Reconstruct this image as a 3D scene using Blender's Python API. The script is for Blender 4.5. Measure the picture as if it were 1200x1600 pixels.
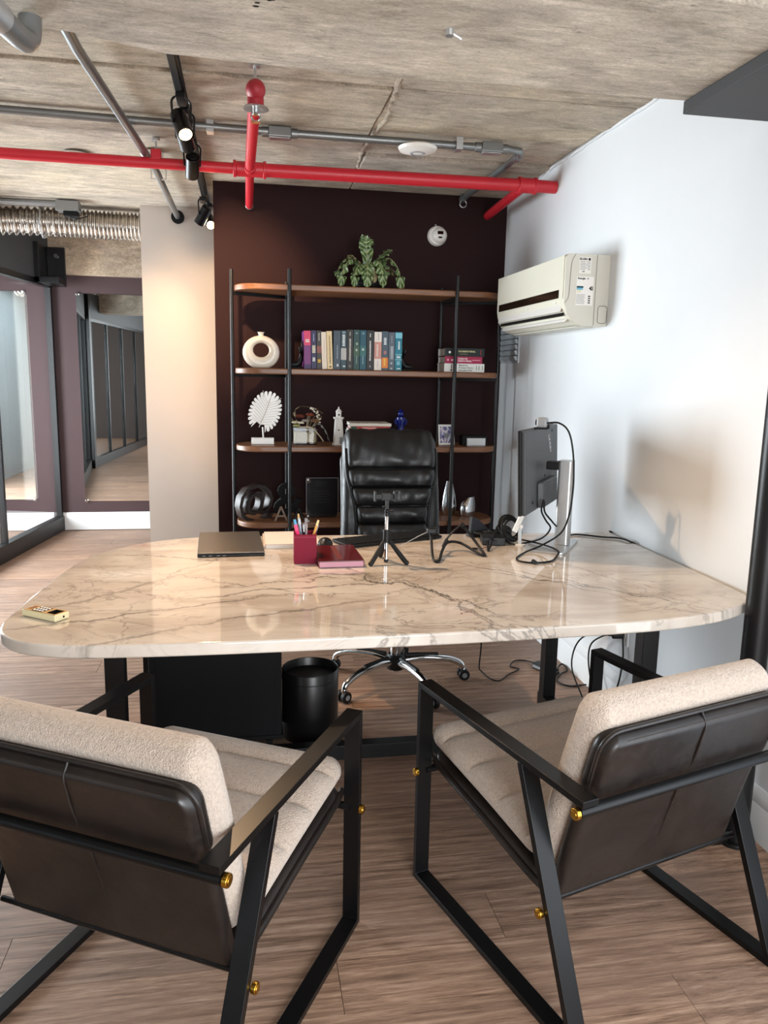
import bpy, bmesh, math, random
from mathutils import Vector, Matrix, Quaternion
random.seed(7)
R = math.radians
C = bpy.context.scene.collection
scn = bpy.context.scene
for o in list(bpy.data.objects): bpy.data.objects.remove(o)

# ------------------------------------------------------------------ camera
cam_d = bpy.data.cameras.new('camera'); cam = bpy.data.objects.new('camera', cam_d); C.objects.link(cam)
cam_d.sensor_fit = 'VERTICAL'; cam_d.sensor_height = 36.0; cam_d.lens = 36 * 1221 / 1600; cam_d.clip_start = .05
yaw, pit, rol = R(10.125), R(9.985), R(1.127)
fw = Vector((math.sin(yaw)*math.cos(pit), math.cos(yaw)*math.cos(pit), -math.sin(pit)))
rt0 = Vector((math.cos(yaw), -math.sin(yaw), 0)); up0 = rt0.cross(fw)
rt = math.cos(rol)*rt0 + math.sin(rol)*up0; up = -math.sin(rol)*rt0 + math.cos(rol)*up0
cm = Matrix((rt, up, -fw)).transposed().to_4x4(); cm.translation = (0, 0, 1.40)
cam.matrix_world = cm
scn.camera = cam

# ------------------------------------------------------------------ world, light, exposure
w = bpy.data.worlds.new('world'); scn.world = w; w.use_nodes = True
bg = w.node_tree.nodes['Background']; bg.inputs[0].default_value = (.78, .88, 1, 1); bg.inputs[1].default_value = 1.0
scn.view_settings.view_transform = 'Standard'; scn.view_settings.look = 'None'
scn.view_settings.exposure = 0.68; scn.view_settings.gamma = 1.0; scn.view_settings.use_curve_mapping = False
def area(name, loc, aim, sx, sy, power, col):
    l = bpy.data.lights.new(name, 'AREA'); l.shape = 'RECTANGLE'; l.size = sx; l.size_y = sy; l.energy = power; l.color = col
    o = bpy.data.objects.new(name, l); C.objects.link(o); o.location = loc
    o.rotation_euler = (Vector(aim) - Vector(loc)).to_track_quat('-Z', 'Y').to_euler(); return o
area('daylight_back_window', (.68, -2.45, 1.35), (.2, 5, 1.3), 1.85, 2.0, 90, (.95, .98, 1))
area('daylight_meeting_room_window', (-2.92, 5.4, 1.12), (3, 3.6, 1.0), 1.95, 2.0, 195, (.90, .96, 1))
area('daylight_right_window', (1.62, -.4, 1.1), (-3, 1.6, .9), 2.6, 1.9, 30, (.93, .97, 1))

area('meeting_room_fill', (-2.45, 3.6, 2.40), (-2.45, 3.6, 0), .6, 1.6, 16, (.88, .95, 1))  # added fill with no fixture, brightens the cabinets reflected in the left mirror

# ------------------------------------------------------------------ materials
def lin(c):
    if isinstance(c, str): c = [int(c[i:i+2], 16)/255 for i in (1, 3, 5)]
    return tuple(x/12.92 if x <= .04045 else ((x+.055)/1.055)**2.4 for x in c) + (1,)
class NT:
    def __init__(s, name):
        s.m = bpy.data.materials.new(name); s.m.use_nodes = True; s.t = s.m.node_tree; s.b = s.t.nodes['Principled BSDF']
    def n(s, typ, ins=None, **kw):
        nd = s.t.nodes.new(typ)
        for k, v in kw.items(): setattr(nd, k, v)
        for k, v in (ins or {}).items():
            if isinstance(v, bpy.types.NodeSocket): s.t.links.new(v, nd.inputs[k])
            else: nd.inputs[k].default_value = v
        return nd
    def math(s, op, a, b=0.0, c=0.0, clamp=False): return s.n('ShaderNodeMath', {0: a, 1: b, 2: c}, operation=op, use_clamp=clamp).outputs[0]
    def noise(s, vec, scale, detail=4, rough=.55, dist=0.0):
        return s.n('ShaderNodeTexNoise', {'Vector': vec, 'Scale': scale, 'Detail': detail, 'Roughness': rough, 'Distortion': dist}).outputs[0]
    def map(s, sc=(1, 1, 1), loc=(0, 0, 0), rot=(0, 0, 0), src=None):
        if src is None: src = s.n('ShaderNodeTexCoord').outputs['Object']
        return s.n('ShaderNodeMapping', {'Vector': src, 'Scale': sc, 'Location': loc, 'Rotation': rot}).outputs[0]
    def ramp(s, fac, stops):
        r = s.n('ShaderNodeValToRGB', {0: fac}); e = r.color_ramp.elements
        while len(e) < len(stops): e.new(.5)
        for i, (p, c) in enumerate(stops): e[i].position = p; e[i].color = c if len(c) == 4 else (*c, 1)
        return r.outputs[0]
    def mix(s, fac, a, b, mode='MIX'):
        nd = s.n('ShaderNodeMix', data_type='RGBA', blend_type=mode)
        for i, v in ((0, fac), (6, a), (7, b)):
            if isinstance(v, bpy.types.NodeSocket): s.t.links.new(v, nd.inputs[i])
            else: nd.inputs[i].default_value = v
        return nd.outputs[2]
    def bump(s, h, strength=.3, dist=.01):
        s.t.links.new(s.n('ShaderNodeBump', {'Height': h, 'Strength': strength, 'Distance': dist}).outputs[0], s.b.inputs['Normal'])
    def set(s, **kw):
        for k, v in kw.items():
            k = k.replace('_', ' ')
            if isinstance(v, bpy.types.NodeSocket): s.t.links.new(v, s.b.inputs[k])
            else: s.b.inputs[k].default_value = v
        return s
def P(name, col, rough=.5, metal=0.0, bump=0, bscale=60, vary=.06, **kw):
    m = NT(name); c = lin(col)
    nz = m.noise(m.map(), 9, 3)
    a = tuple(x*(1-vary) for x in c[:3]) + (1,); b = tuple(min(1, x*(1+vary)) for x in c[:3]) + (1,)
    m.set(Base_Color=m.mix(nz, a, b), Roughness=rough, Metallic=metal, **kw)
    if bump: m.bump(m.noise(m.map(), bscale, 4), bump, .004)
    return m.m
def emit(name, col, st):
    m = NT(name); m.set(Base_Color=lin(col), Emission_Color=lin(col), Emission_Strength=st); return m.m

def mat_concrete(name, base='#a4957f', sc=1.0, streak=True):
    m = NT(name); v = m.map((1.1*sc, (4.2 if streak else 1.6)*sc, 3*sc), src=m.n('ShaderNodeNewGeometry').outputs['Position']); gp = m.n('ShaderNodeNewGeometry').outputs['Position']
    v2 = m.map((.8, .8, .8), src=m.n('ShaderNodeNewGeometry').outputs['Position'])
    n1 = m.math('ADD', m.math('MULTIPLY', m.noise(v, 4.5, 8, .7, .6), .5), m.math('MULTIPLY', m.noise(v, 17, 8, .75, .9), .5)); n2 = m.noise(v2, 2.2, 5, .6, .8); n3 = m.noise(v, 42, 6, .75); n4 = m.noise(v2, 3.4, 3, .5, 1.2)
    b = lin(base)
    f = lambda k, wr=1, wb=1: (min(1, b[0]*k*wr), b[1]*k, b[2]*k*wb, 1)
    c = m.ramp(n1, [(.35, f(.34)), (.44, f(.70)), (.52, f(1.0)), (.63, f(1.4, 1, 1.04))])
    c = m.mix(m.ramp(n2, [(.35, (0, 0, 0, 1)), (.7, (.55, .55, .55, 1))]), c, f(1.06, 1.03, .86))
    c = m.mix(m.ramp(n4, [(.48, (0, 0, 0, 1)), (.66, (.42, .42, .42, 1))]), c, f(.70, 1.02, 1.05))
    c = m.mix(m.ramp(n3, [(.60, (0, 0, 0, 1)), (.72, (.38, .38, .38, 1))]), c, f(1.75, 1, 1.1))
    c = m.mix(m.ramp(n3, [(.26, (.8, .8, .8, 1)), (.36, (0, 0, 0, 1))]), c, f(.22))
    n5 = m.noise(m.map((1.0, 3.4, 1), src=gp), 105, 5, .7)
    c = m.mix(1.0, c, m.ramp(n5, [(.30, (.62, .60, .58)), (.47, (.97, .97, .97)), (.62, (1.12, 1.12, 1.12)), (.75, (1.3, 1.3, 1.3))]), 'MULTIPLY')
    c = m.mix(1.0, c, m.ramp(m.noise(m.map((1.0, 2.2, 1), (5, 3, 0), src=gp), 2.6, 6, .65, .8), [(.32, (.66, .64, .62)), (.5, (.98, .98, .98)), (.68, (1.16, 1.16, 1.15))]), 'MULTIPLY')
    pit = m.n('ShaderNodeTexVoronoi', {'Vector': m.map((1, 2.2, 1), src=gp), 'Scale': 8.0}).outputs[0]; pitm = m.math('MULTIPLY', m.math('LESS_THAN', pit, m.math('MULTIPLY', m.math('SUBTRACT', n3, .44), .55)), .75)
    c = m.mix(pitm, c, f(.18))
    info = m.n('ShaderNodeObjectInfo').outputs['Random']
    c = m.mix(1.0, c, m.ramp(info, [(0, (.86, .86, .87)), (1, (1.08, 1.05, 1.0))]), 'MULTIPLY')
    m.set(Base_Color=c, Roughness=.88); m.bump(m.math('SUBTRACT', m.math('ADD', n1, m.math('MULTIPLY', n3, .6)), m.math('MULTIPLY', pitm, .5)), .7, .014); return m.m
def mat_plank():
    m = NT('floor_vinyl'); tc = m.n('ShaderNodeTexCoord').outputs['Object']; rnd = m.n('ShaderNodeObjectInfo').outputs['Random']
    off = m.n('ShaderNodeCombineXYZ', {0: m.math('MULTIPLY', rnd, 37.0), 1: m.math('MULTIPLY', rnd, 19.0), 2: rnd}).outputs[0]
    src = m.n('ShaderNodeVectorMath', {0: tc, 1: off}, operation='ADD').outputs[0]
    wv = m.n('ShaderNodeTexWave', {'Vector': m.map((.45, 7.0, 1), src=src), 'Scale': 1.1, 'Distortion': 9.0, 'Detail': 4.0, 'Detail Scale': 1.3}, bands_direction='Y').outputs[1]
    n1 = m.noise(m.map((1.3, 22, 1), src=src), 4, 8, .7, .5); n2 = m.noise(m.map((6, 130, 1), src=src), 3, 4, .7); n3 = m.noise(m.map((.9, 2.5, 1), src=src), 2.2, 3)
    g = m.math('ADD', m.math('MULTIPLY', wv, .07), m.math('ADD', m.math('MULTIPLY', n1, .62), m.math('MULTIPLY', n2, .31)))
    c = m.ramp(g, [(.34, lin('#4f3a2f')), (.44, lin('#816654')), (.53, lin('#a1826d')), (.66, lin('#c6aa94'))])
    c = m.mix(m.ramp(n3, [(.4, (0, 0, 0, 1)), (.7, (.5, .5, .5, 1))]), c, lin('#8b7263'))
    c = m.mix(1.0, c, m.ramp(rnd, [(0, (.86, .85, .85)), (.5, (1, .99, .98)), (1, (1.1, 1.07, 1.03))]), 'MULTIPLY')
    m.set(Base_Color=c, Roughness=m.ramp(n1, [(.3, (.42, .42, .42)), (.7, (.56, .56, .56))])); m.bump(m.math('ADD', n2, n1), .25, .002); return m.m
def mat_wood(name, d, l, rough=.35, sc=1.0):
    m = NT(name); n1 = m.noise(m.map((1.2*sc, 16*sc, 16*sc)), 3, 7, .65, .6); n2 = m.noise(m.map((3*sc, 90*sc, 90*sc)), 3, 3)
    c = m.ramp(m.math('ADD', m.math('MULTIPLY', n1, .75), m.math('MULTIPLY', n2, .25)), [(.33, lin(d)), (.66, lin(l))])
    m.set(Base_Color=c, Roughness=rough); m.bump(n2, .1, .002); return m.m
def mat_marble():
    m = NT('marble'); tc = m.n('ShaderNodeTexCoord').outputs['Object']
    sep = m.n('ShaderNodeSeparateXYZ', {0: tc}); X, Y = sep.outputs[0], sep.outputs[1]
    wob = m.noise(m.map((1, 1, .3), src=tc), 3.6, 7, .62, .3); wob2 = m.noise(m.map((1, 1, .3), (4, 9, 1), src=tc), 15, 5, .7)
    cloud = m.noise(m.map((1.4, 3.2, 1), rot=(0, 0, R(-18)), src=tc), 1.7, 5, .6, .8)
    base = m.ramp(cloud, [(.32, lin('#bcafa2')), (.5, lin('#cdc3b8')), (.68, lin('#d8d0c6'))])
    tot = None
    # long veins: (x, y) a point on it, direction angle, half width, reach along it, wobble, strength
    V = [(.50, 2.30, -58, .008, .45, .30, .95), (.56, 2.15, -72, .007, .40, .42, .9), (.62, 2.02, -66, .005, .25, .34, .8),
         (.85, 2.45, -52, .006, .55, .20, .75), (1.02, 2.28, -38, .005, .42, .16, .7), (1.12, 2.20, -48, .005, .5, .22, .8), (1.2, 2.35, -60, .004, .5, .25, .6),
         (.15, 2.33, 14, .009, .42, .26, .8), (.18, 2.42, 10, .006, .45, .34, .7), (.22, 2.25, 6, .004, .4, .3, .6), (.28, 2.48, 4, .014, .16, .3, .8),
         (-.25, 2.13, 20, .007, .42, .12, .8), (-.05, 2.02, 22, .008, .6, .12, .6), (-.40, 2.33, 42, .010, .40, .16, .45), (-.24, 2.78, -14, .006, .3, .2, .7),
         (-.13, 2.75, 68, .006, .5, .18, .55), (-.32, 2.06, 88, .004, .2, .3, .55), (-.06, 2.4, -30, .004, .5, .25, .5), (.32, 2.7, -35, .004, .5, .3, .5), (.74, 2.62, -20, .004, .5, .3, .45)]
    for (x, y, a, hw, reach, amp, st) in V:
        ca, sa = math.cos(R(a)), math.sin(R(a))
        d = m.math('ADD', m.math('MULTIPLY', X, -sa), m.math('ADD', m.math('MULTIPLY', Y, ca), sa*x - ca*y))
        d = m.math('ADD', d, m.math('MULTIPLY', m.math('SUBTRACT', wob, .5), amp)); d = m.math('ADD', d, m.math('MULTIPLY', m.math('SUBTRACT', wob2, .5), .05))
        k = m.math('SUBTRACT', 1.0, m.math('DIVIDE', m.math('ABSOLUTE', d), hw*1.25), clamp=True)
        t = m.math('ADD', m.math('MULTIPLY', X, ca), m.math('ADD', m.math('MULTIPLY', Y, sa), -ca*x - sa*y))
        t = m.math('SUBTRACT', 1.0, m.math('POWER', m.math('DIVIDE', m.math('ABSOLUTE', t), reach), 3.0), clamp=True)
        k = m.math('MULTIPLY', m.math('MULTIPLY', k, t), st)
        tot = k if tot is None else m.math('MAXIMUM', tot, k)
    fine = m.noise(m.map((1, 1.6, 1), rot=(0, 0, R(25)), src=tc), 3.1, 8, .6, 1.6)
    fv = m.math('SUBTRACT', 1.0, m.math('MULTIPLY', m.math('ABSOLUTE', m.math('SUBTRACT', fine, .5)), 46.0), clamp=True)
    patch = m.ramp(m.noise(m.map((1, 1, 1), (3, 1, 0), src=tc), 2.3, 2), [(.42, (0, 0, 0)), (.62, (1, 1, 1))])
    fv = m.math('MULTIPLY', m.math('MULTIPLY', fv, patch), .5)
    tot = m.math('MAXIMUM', tot, fv)
    tot = m.math('MULTIPLY', tot, m.ramp(wob2, [(.25, (.65, .65, .65)), (.5, (1, 1, 1))]))
    halo = m.ramp(cloud, [(.36, (.34, .34, .34)), (.5, (0, 0, 0))])
    c = m.mix(halo, base, lin('#9f9489')); c = m.mix(tot, c, lin('#2e2824'))
    m.set(Base_Color=c, Roughness=.055, Coat_Weight=.2, Coat_Roughness=.03); return m.m
def mat_boucle():
    m = NT('boucle_fabric'); v = m.map()
    vo = m.n('ShaderNodeTexVoronoi', {'Vector': v, 'Scale': 300.0, 'Randomness': 1.0}).outputs[0]; n = m.noise(v, 140, 5, .7); big = m.noise(v, 8, 3)
    h = m.math('ADD', m.math('MULTIPLY', vo, -.6), n)
    c = m.ramp(n, [(.3, lin('#a8968a')), (.5, lin('#bfad9d')), (.7, lin('#cdbcae'))]); c = m.mix(m.math('MULTIPLY', big, .3), c, lin('#b9a695'))
    m.set(Base_Color=c, Roughness=.95, Sheen_Weight=.35, Sheen_Roughness=.6); m.bump(h, .9, .004); return m.m
def mat_leather(name, d, l, rough, bs=.10, sc=5.0):
    m = NT(name); v = m.map(); n = m.noise(v, sc, 8, .7, .8); f = m.noise(v, 300, 3); cr = m.noise(v, 26, 5, .6, 1.0)
    m.set(Base_Color=m.ramp(n, [(.35, lin(d)), (.7, lin(l))]), Roughness=m.ramp(cr, [(.3, (rough*.8,)*3), (.7, (rough*1.35,)*3)]))
    m.bump(m.math('ADD', m.math('MULTIPLY', f, .25), cr), bs, .003); return m.m
def mat_glass(name, tint=(.965, .975, .98), refl=.04):
    m = NT(name); t = m.t
    tr = m.n('ShaderNodeBsdfTransparent', {0: (*tint, 1)}); gl = m.n('ShaderNodeBsdfGlossy', {0: (1, 1, 1, 1), 'Roughness': .0})
    bf = m.n('ShaderNodeNewGeometry').outputs['Backfacing']
    fr = m.n('ShaderNodeFresnel', {'IOR': m.math('MULTIPLY_ADD', bf, 1/1.5-1.5, 1.5)}).outputs[0]
    mx = m.n('ShaderNodeMixShader', {0: m.math('ADD', fr, refl-.04, clamp=True), 1: tr.outputs[0], 2: gl.outputs[0]})
    t.links.new(mx.outputs[0], t.nodes['Material Output'].inputs[0]); return m.m

M = dict(
 concrete=mat_concrete('board_concrete', '#c9beb0'), beamcrete=mat_concrete('beam_concrete', '#d2c7b8', 1.1), lintel=mat_concrete('lintel_concrete', '#c6b5a4', 1.2, False),
 plank=mat_plank(), marble=mat_marble(), boucle=mat_boucle(), leather=mat_leather('brown_leather', '#161210', '#27201d', .33),
 black_leather=mat_leather('black_leather', '#070708', '#0d0d0e', .42, .16, 14), white=P('white_paint', '#e9edf0', .6, vary=.015, bump=.05, bscale=90),
 maroon=P('maroon_paint', '#291415', .75, vary=.03, Specular_IOR_Level=.2), farmaroon=P('far_maroon_paint', '#412c2e', .6, vary=.03), pillar=P('beige_paint', '#c9beb4', .6, vary=.02),
 trimwhite=P('white_trim', '#eef0f1', .4, vary=.01), soffit=P('charcoal_panel', '#3a3b3d', .6, bump=.1), black=P('black_steel', '#141415', .38, .3), chairsteel=P('satin_black_steel', '#121213', .34, .45),
 matte=P('matte_black', '#0a0a0b', .65, Specular_IOR_Level=.25), plastic=P('black_plastic', '#0b0b0c', .48, Specular_IOR_Level=.35), rubber=P('rubber', '#0c0c0d', .6), brass=P('brass', '#c79a3f', .22, 1.0), chrome=P('chrome', '#d5d8da', .09, 1.0),
 steel=P('brushed_aluminium', '#c6c8ca', .38, .85), galv=P('galvanised_conduit', '#8d9091', .38, .75, bump=.1), red=P('red_pipe_paint', '#cc2634', .4), redcap=P('dark_red_paint', '#a32431', .5),
 foil=P('aluminium_foil', '#c9c3bb', .25, 1.0, bump=.5, bscale=45), glass=mat_glass('partition_glass'), clear=mat_glass('clear_acrylic', (.97, .975, .975), .012), mirror=P('mirror_silver', '#dfe5e6', .01, 1.0, vary=0),
 walnut=mat_wood('walnut_shelf', '#633f28', '#906242', .38), darkwood=mat_wood('dark_stained_wood', '#150d0a', '#2a1c15', .45, 2), cream=P('cream_plastic', '#e6e3d2', .35, vary=.01), acside=P('aged_plastic', '#d3d0c4', .4, vary=.01),
 lampglow=emit('lamp_glow', (1, .80, .52), 40), ledoff=P('lamp_lens', '#d8cfb8', .3), ceramic=P('white_ceramic', '#efece6', .3, vary=.01), cobalt=P('cobalt_glaze', '#15226e', .12), silver=P('silver_glaze', '#cfd1d3', .12, 1.0),
 burgundy=P('burgundy_leatherette', '#7a102c', .55, Specular_IOR_Level=.2, bump=.15, bscale=300), plannercover=P('burgundy_cover', '#54141a', .12), pinkpage=P('pink_page_edges', '#c692a2', .7), paper=P('paper', '#eae6de', .8, vary=.02), padpaper=P('pale_pink_cover', '#dccdc6', .6),
 laptop=P('graphite_aluminium', '#5b554f', .35, .6), remote=P('ivory_plastic', '#e2d7ae', .35, vary=.02), remoteface=P('tan_face', '#b8945a', .45), green=None, soil=P('soil', '#241a14', .9), cable=P('black_cable', '#0a0a0b', .55, Specular_IOR_Level=.3),
 monitor=P('grey_monitor_shell', '#3c3f42', .5, bump=.03), lens=P('dark_lens', '#050506', .08), grey=P('grey_plastic', '#8e9194', .4), cabinet=P('cabinet_black', '#0a0b0e', .7, Specular_IOR_Level=.25), lacquer=P('pale_cabinet_front', '#aab6ba', .35, vary=.01),
)
def mat_leaf(name, d, l, pale):
    m = NT(name); uv = m.n('ShaderNodeUVMap').outputs[0]; s = m.n('ShaderNodeSeparateXYZ', {0: uv}); u, v = s.outputs[0], s.outputs[1]
    a = m.math('ABSOLUTE', m.math('SUBTRACT', u, .5)); st = m.math('SINE', m.math('ADD', m.math('MULTIPLY', v, 62.0), m.math('MULTIPLY', a, -16.0)))
    n = m.noise(m.map(), 60, 3)
    c = m.mix(m.ramp(n, [(.35, (0, 0, 0)), (.7, (1, 1, 1))]), lin(d), lin(l))
    c = m.mix(m.math('MULTIPLY', m.ramp(m.math('MULTIPLY_ADD', st, .5, .5), [(.55, (0, 0, 0)), (.8, (1, 1, 1))]), m.ramp(n, [(.3, (.3, .3, .3)), (.6, (.9, .9, .9))])), c, lin(pale))
    m.set(Base_Color=c, Roughness=.4); return m.m
M['leaf'] = mat_leaf('variegated_leaf', '#2c4522', '#5b7a3c', '#a9b98a'); M['dryleaf'] = mat_leaf('faded_leaf', '#5b5a34', '#7b6b4a', '#b09a78')
_pc = {}
def paint(col, rough=.5, metal=0.0):
    k = (col, rough, metal)
    if k not in _pc: _pc[k] = P('paint_' + col[1:], col, rough, metal, vary=.03, Specular_IOR_Level=.25)
    return _pc[k]

# ------------------------------------------------------------------ mesh building
def frame_z(d):
    d = Vector(d).normalized(); return d.to_track_quat('Z', 'Y').to_matrix()
class MB:
    def __init__(s): s.bm = bmesh.new(); s.uv = None
    def _add(s, verts, faces, T=None):
        vs = [s.bm.verts.new((T @ Vector(v)) if T is not None else v) for v in verts]
        out = []
        for f in faces:
            try: out.append(s.bm.faces.new([vs[i] for i in f]))
            except ValueError: pass
        return vs, out
    def box(s, x0, x1, y0, y1, z0, z1, T=None):
        s._add([(x, y, z) for z in (z0, z1) for y in (y0, y1) for x in (x0, x1)], [(0, 2, 3, 1), (4, 5, 7, 6), (0, 1, 5, 4), (2, 6, 7, 3), (0, 4, 6, 2), (1, 3, 7, 5)], T); return s
    def prism(s, poly, z0, z1, T=None):
        n = len(poly); v = [(x, y, z0) for x, y in poly] + [(x, y, z1) for x, y in poly]
        s._add(v, [tuple(range(n))[::-1], tuple(range(n, 2*n))] + [(i, (i+1) % n, n+(i+1) % n, n+i) for i in range(n)], T); return s
    def cyl(s, a, b, r, r2=None, n=20, cap=True):
        a, b = Vector(a), Vector(b); r2 = r if r2 is None else r2; q = frame_z(b-a); v = []
        for p, rr in ((a, r), (b, r2)): v += [p + q @ Vector((rr*math.cos(2*math.pi*i/n), rr*math.sin(2*math.pi*i/n), 0)) for i in range(n)]
        f = [(i, (i+1) % n, n+(i+1) % n, n+i) for i in range(n)]
        if cap: f += [tuple(range(n))[::-1], tuple(range(n, 2*n))]
        s._add(v, f); return s
    def lathe(s, prof, n=32, T=None):
        v = []; f = []
        for r, z in prof: v += [(r*math.cos(2*math.pi*i/n), r*math.sin(2*math.pi*i/n), z) for i in range(n)]
        for k in range(len(prof)-1): f += [(k*n+i, k*n+(i+1) % n, (k+1)*n+(i+1) % n, (k+1)*n+i) for i in range(n)]
        if prof[0][0] > 1e-5: f.append(tuple(range(n))[::-1])
        if prof[-1][0] > 1e-5: f.append(tuple(range((len(prof)-1)*n, len(prof)*n)))
        s._add(v, f, T); bmesh.ops.remove_doubles(s.bm, verts=s.bm.verts, dist=1e-6); return s
    def sphere(s, c, r, sc=(1, 1, 1), n=16):
        prof = [(max(0, math.sin(math.pi*k/(n//2))), -math.cos(math.pi*k/(n//2))) for k in range(n//2+1)]
        prof[0] = (0, -1); prof[-1] = (0, 1)
        T = Matrix.Translation(c) @ Matrix.Diagonal((r*sc[0], r*sc[1], r*sc[2], 1)); s.lathe(prof, n, T); return s
    def sweep(s, pts, rad, n=10, cap=True):
        pts = [Vector(p) for p in pts]; N = len(pts); rad = rad if callable(rad) else (lambda i, r=rad: r)
        t0 = (pts[1]-pts[0]).normalized(); q = frame_z(t0); v = []; f = []
        for i, p in enumerate(pts):
            t = (pts[min(i+1, N-1)] - pts[max(i-1, 0)]).normalized()
            if t.length < .5: t = t0
            q = t0.rotation_difference(t).to_matrix() @ q; t0 = t; r = rad(i)
            v += [p + q @ Vector((r*math.cos(2*math.pi*k/n), r*math.sin(2*math.pi*k/n), 0)) for k in range(n)]
        for i in range(N-1): f += [(i*n+k, i*n+(k+1) % n, (i+1)*n+(k+1) % n, (i+1)*n+k) for k in range(n)]
        if cap: f += [tuple(range(n))[::-1], tuple(range((N-1)*n, N*n))]
        s._add(v, f); return s
    def bar(s, pts, wd, th, lat):   # flat bar swept through pts in a plane; lat = direction of its width; mitred, closed when first == last
        pts = [Vector(p) for p in pts]; lat = Vector(lat).normalized(); closed = (pts[0]-pts[-1]).length < 1e-6
        if closed: pts = pts[:-1]
        N = len(pts); v = []; f = []
        for i, p in enumerate(pts):
            a = (p-pts[i-1]).normalized() if (i > 0 or closed) else None; b = (pts[(i+1) % N]-p).normalized() if (i < N-1 or closed) else None
            a = a or b; b = b or a; na, nb = a.cross(lat), b.cross(lat); n = (na+nb).normalized(); n = n / max(.3, n.dot(na))
            v += [p+lat*wd/2+n*th/2, p-lat*wd/2+n*th/2, p-lat*wd/2-n*th/2, p+lat*wd/2-n*th/2]
        for i in range(N if closed else N-1):
            j = (i+1) % N; f += [(4*i+k, 4*i+(k+1) % 4, 4*j+(k+1) % 4, 4*j+k) for k in range(4)]
        if not closed: f += [(3, 2, 1, 0), (4*N-4, 4*N-3, 4*N-2, 4*N-1)]
        s._add(v, f); return s
    def pad(s, curve, wd, t_f, t_b, r=.04, re=.03, seams=(), sd=.45, sw=.012, nu=28, nv=60, useams=(), taper=None, wob=0.0):
        # upholstered pad: curve(v) -> (y, z) centre line, thickness t_f on the front (left normal) side and t_b behind, rounded outline and edges
        cp = [curve(i/200) for i in range(201)]; L = [0]
        for i in range(200): L.append(L[-1] + math.dist(cp[i], cp[i+1]))
        tot = L[-1]; ss = sorted(set([0]+[tot*(.5-.5*math.cos(math.pi*i/nv))*.5 + tot*i/nv*.5 for i in range(nv+1)]))
        seam_s = [q*tot for q in seams]; import bisect
        def at(sv):
            i = max(0, min(199, bisect.bisect(L, sv)-1)); k = (sv-L[i])/max(1e-9, L[i+1]-L[i]); a, b = cp[i], cp[i+1]
            y, z = a[0]+(b[0]-a[0])*k, a[1]+(b[1]-a[1])*k; i0, i1 = max(0, i-3), min(200, i+4)
            ty, tz = cp[i1][0]-cp[i0][0], cp[i1][1]-cp[i0][1]; l = math.hypot(ty, tz); return y, z, ty/l, tz/l
        rows = []
        for side in (1, -1):
            g = []
            for sv in ss:
                y, z, ty, tz = at(sv); dv = min(sv, tot-sv); hw = wd/2*(taper(sv/tot) if taper else 1)
                if dv < r: hw = hw - r + math.sqrt(max(0, r*r-(r-dv)**2))
                row = []
                for k in range(nu+1):
                    a = -1+2*k/nu; u = math.copysign(abs(math.sin(a*math.pi/2))**.8, a) if abs(a) > 0 else 0; x = u*hw
                    e = min(hw-abs(x), dv); e = max(0, e); q = min(1, e/re); th = math.sqrt(max(0, 1-(1-q)**2))
                    if side > 0 or sd < 0:
                        for q2 in seam_s: th *= (1-.30*math.exp(-((sv-q2)/.0045)**2))*(1-sd*math.exp(-((sv-q2)/sw)**2))
                        for q2 in useams: th *= 1-abs(sd)*math.exp(-((x-q2)/sw)**2)
                        if wob: th *= 1+wob*(math.sin(x*47+sv*13)*.5+math.sin(x*91-sv*29)*.35+math.sin(x*23+sv*61)*.4)*q
                    d = th*(t_f if side > 0 else -t_b); row.append((x, y - tz*d, z + ty*d))
                g.append(row)
            rows.append(g)
        for g, sgn in zip(rows, (1, -1)):
            v = [p for row in g for p in row]; n = nu+1
            f = [(i*n+k, i*n+k+1, (i+1)*n+k+1, (i+1)*n+k) for i in range(len(g)-1) for k in range(nu)]
            if sgn > 0: f = [q[::-1] for q in f]
            s._add(v, f)
        bmesh.ops.remove_doubles(s.bm, verts=s.bm.verts, dist=1e-5); bmesh.ops.dissolve_degenerate(s.bm, edges=s.bm.edges, dist=1e-6)
        bmesh.ops.recalc_face_normals(s.bm, faces=s.bm.faces); return s
    def xf(s, T): bmesh.ops.transform(s.bm, matrix=T, verts=s.bm.verts); return s
    def mesh(s, name, angle=35):
        bmesh.ops.recalc_face_normals(s.bm, faces=s.bm.faces); me = bpy.data.meshes.new(name); s.bm.to_mesh(me); s.bm.free()
        for p in me.polygons: p.use_smooth = True
        me.set_sharp_from_angle(angle=R(angle)); return me
    def build(s, name, mat, parent=None, bevel=0, seg=2, angle=35):
        return link(name, s.mesh(name, angle), mat, parent, bevel, seg)
def link(name, me, mat, parent=None, bevel=0, seg=2):
    o = bpy.data.objects.new(name, me); C.objects.link(o)
    if mat is not None:
        me.materials.clear(); me.materials.append(mat)
    if parent is not None: o.parent = parent
    if bevel:
        b = o.modifiers.new('bevel', 'BEVEL'); b.width = bevel; b.segments = seg; b.limit_method = 'ANGLE'; b.angle_limit = R(40); b.harden_normals = True
    return o
def B(x0, x1, y0, y1, z0, z1): return MB().box(x0, x1, y0, y1, z0, z1)
def thing(name, label, cat, loc=(0, 0, 0), rz=0, group=None):
    o = bpy.data.objects.new(name, None); C.objects.link(o); o.location = loc; o.rotation_euler = (0, 0, rz); o.empty_display_size = .1
    o['label'] = label; o['category'] = cat
    if group: o['group'] = group
    return o
def tag(o, label, cat, group=None):
    o['label'] = label; o['category'] = cat
    if group: o['group'] = group
    return o
def struct(o): o['kind'] = 'structure'; return o
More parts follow.
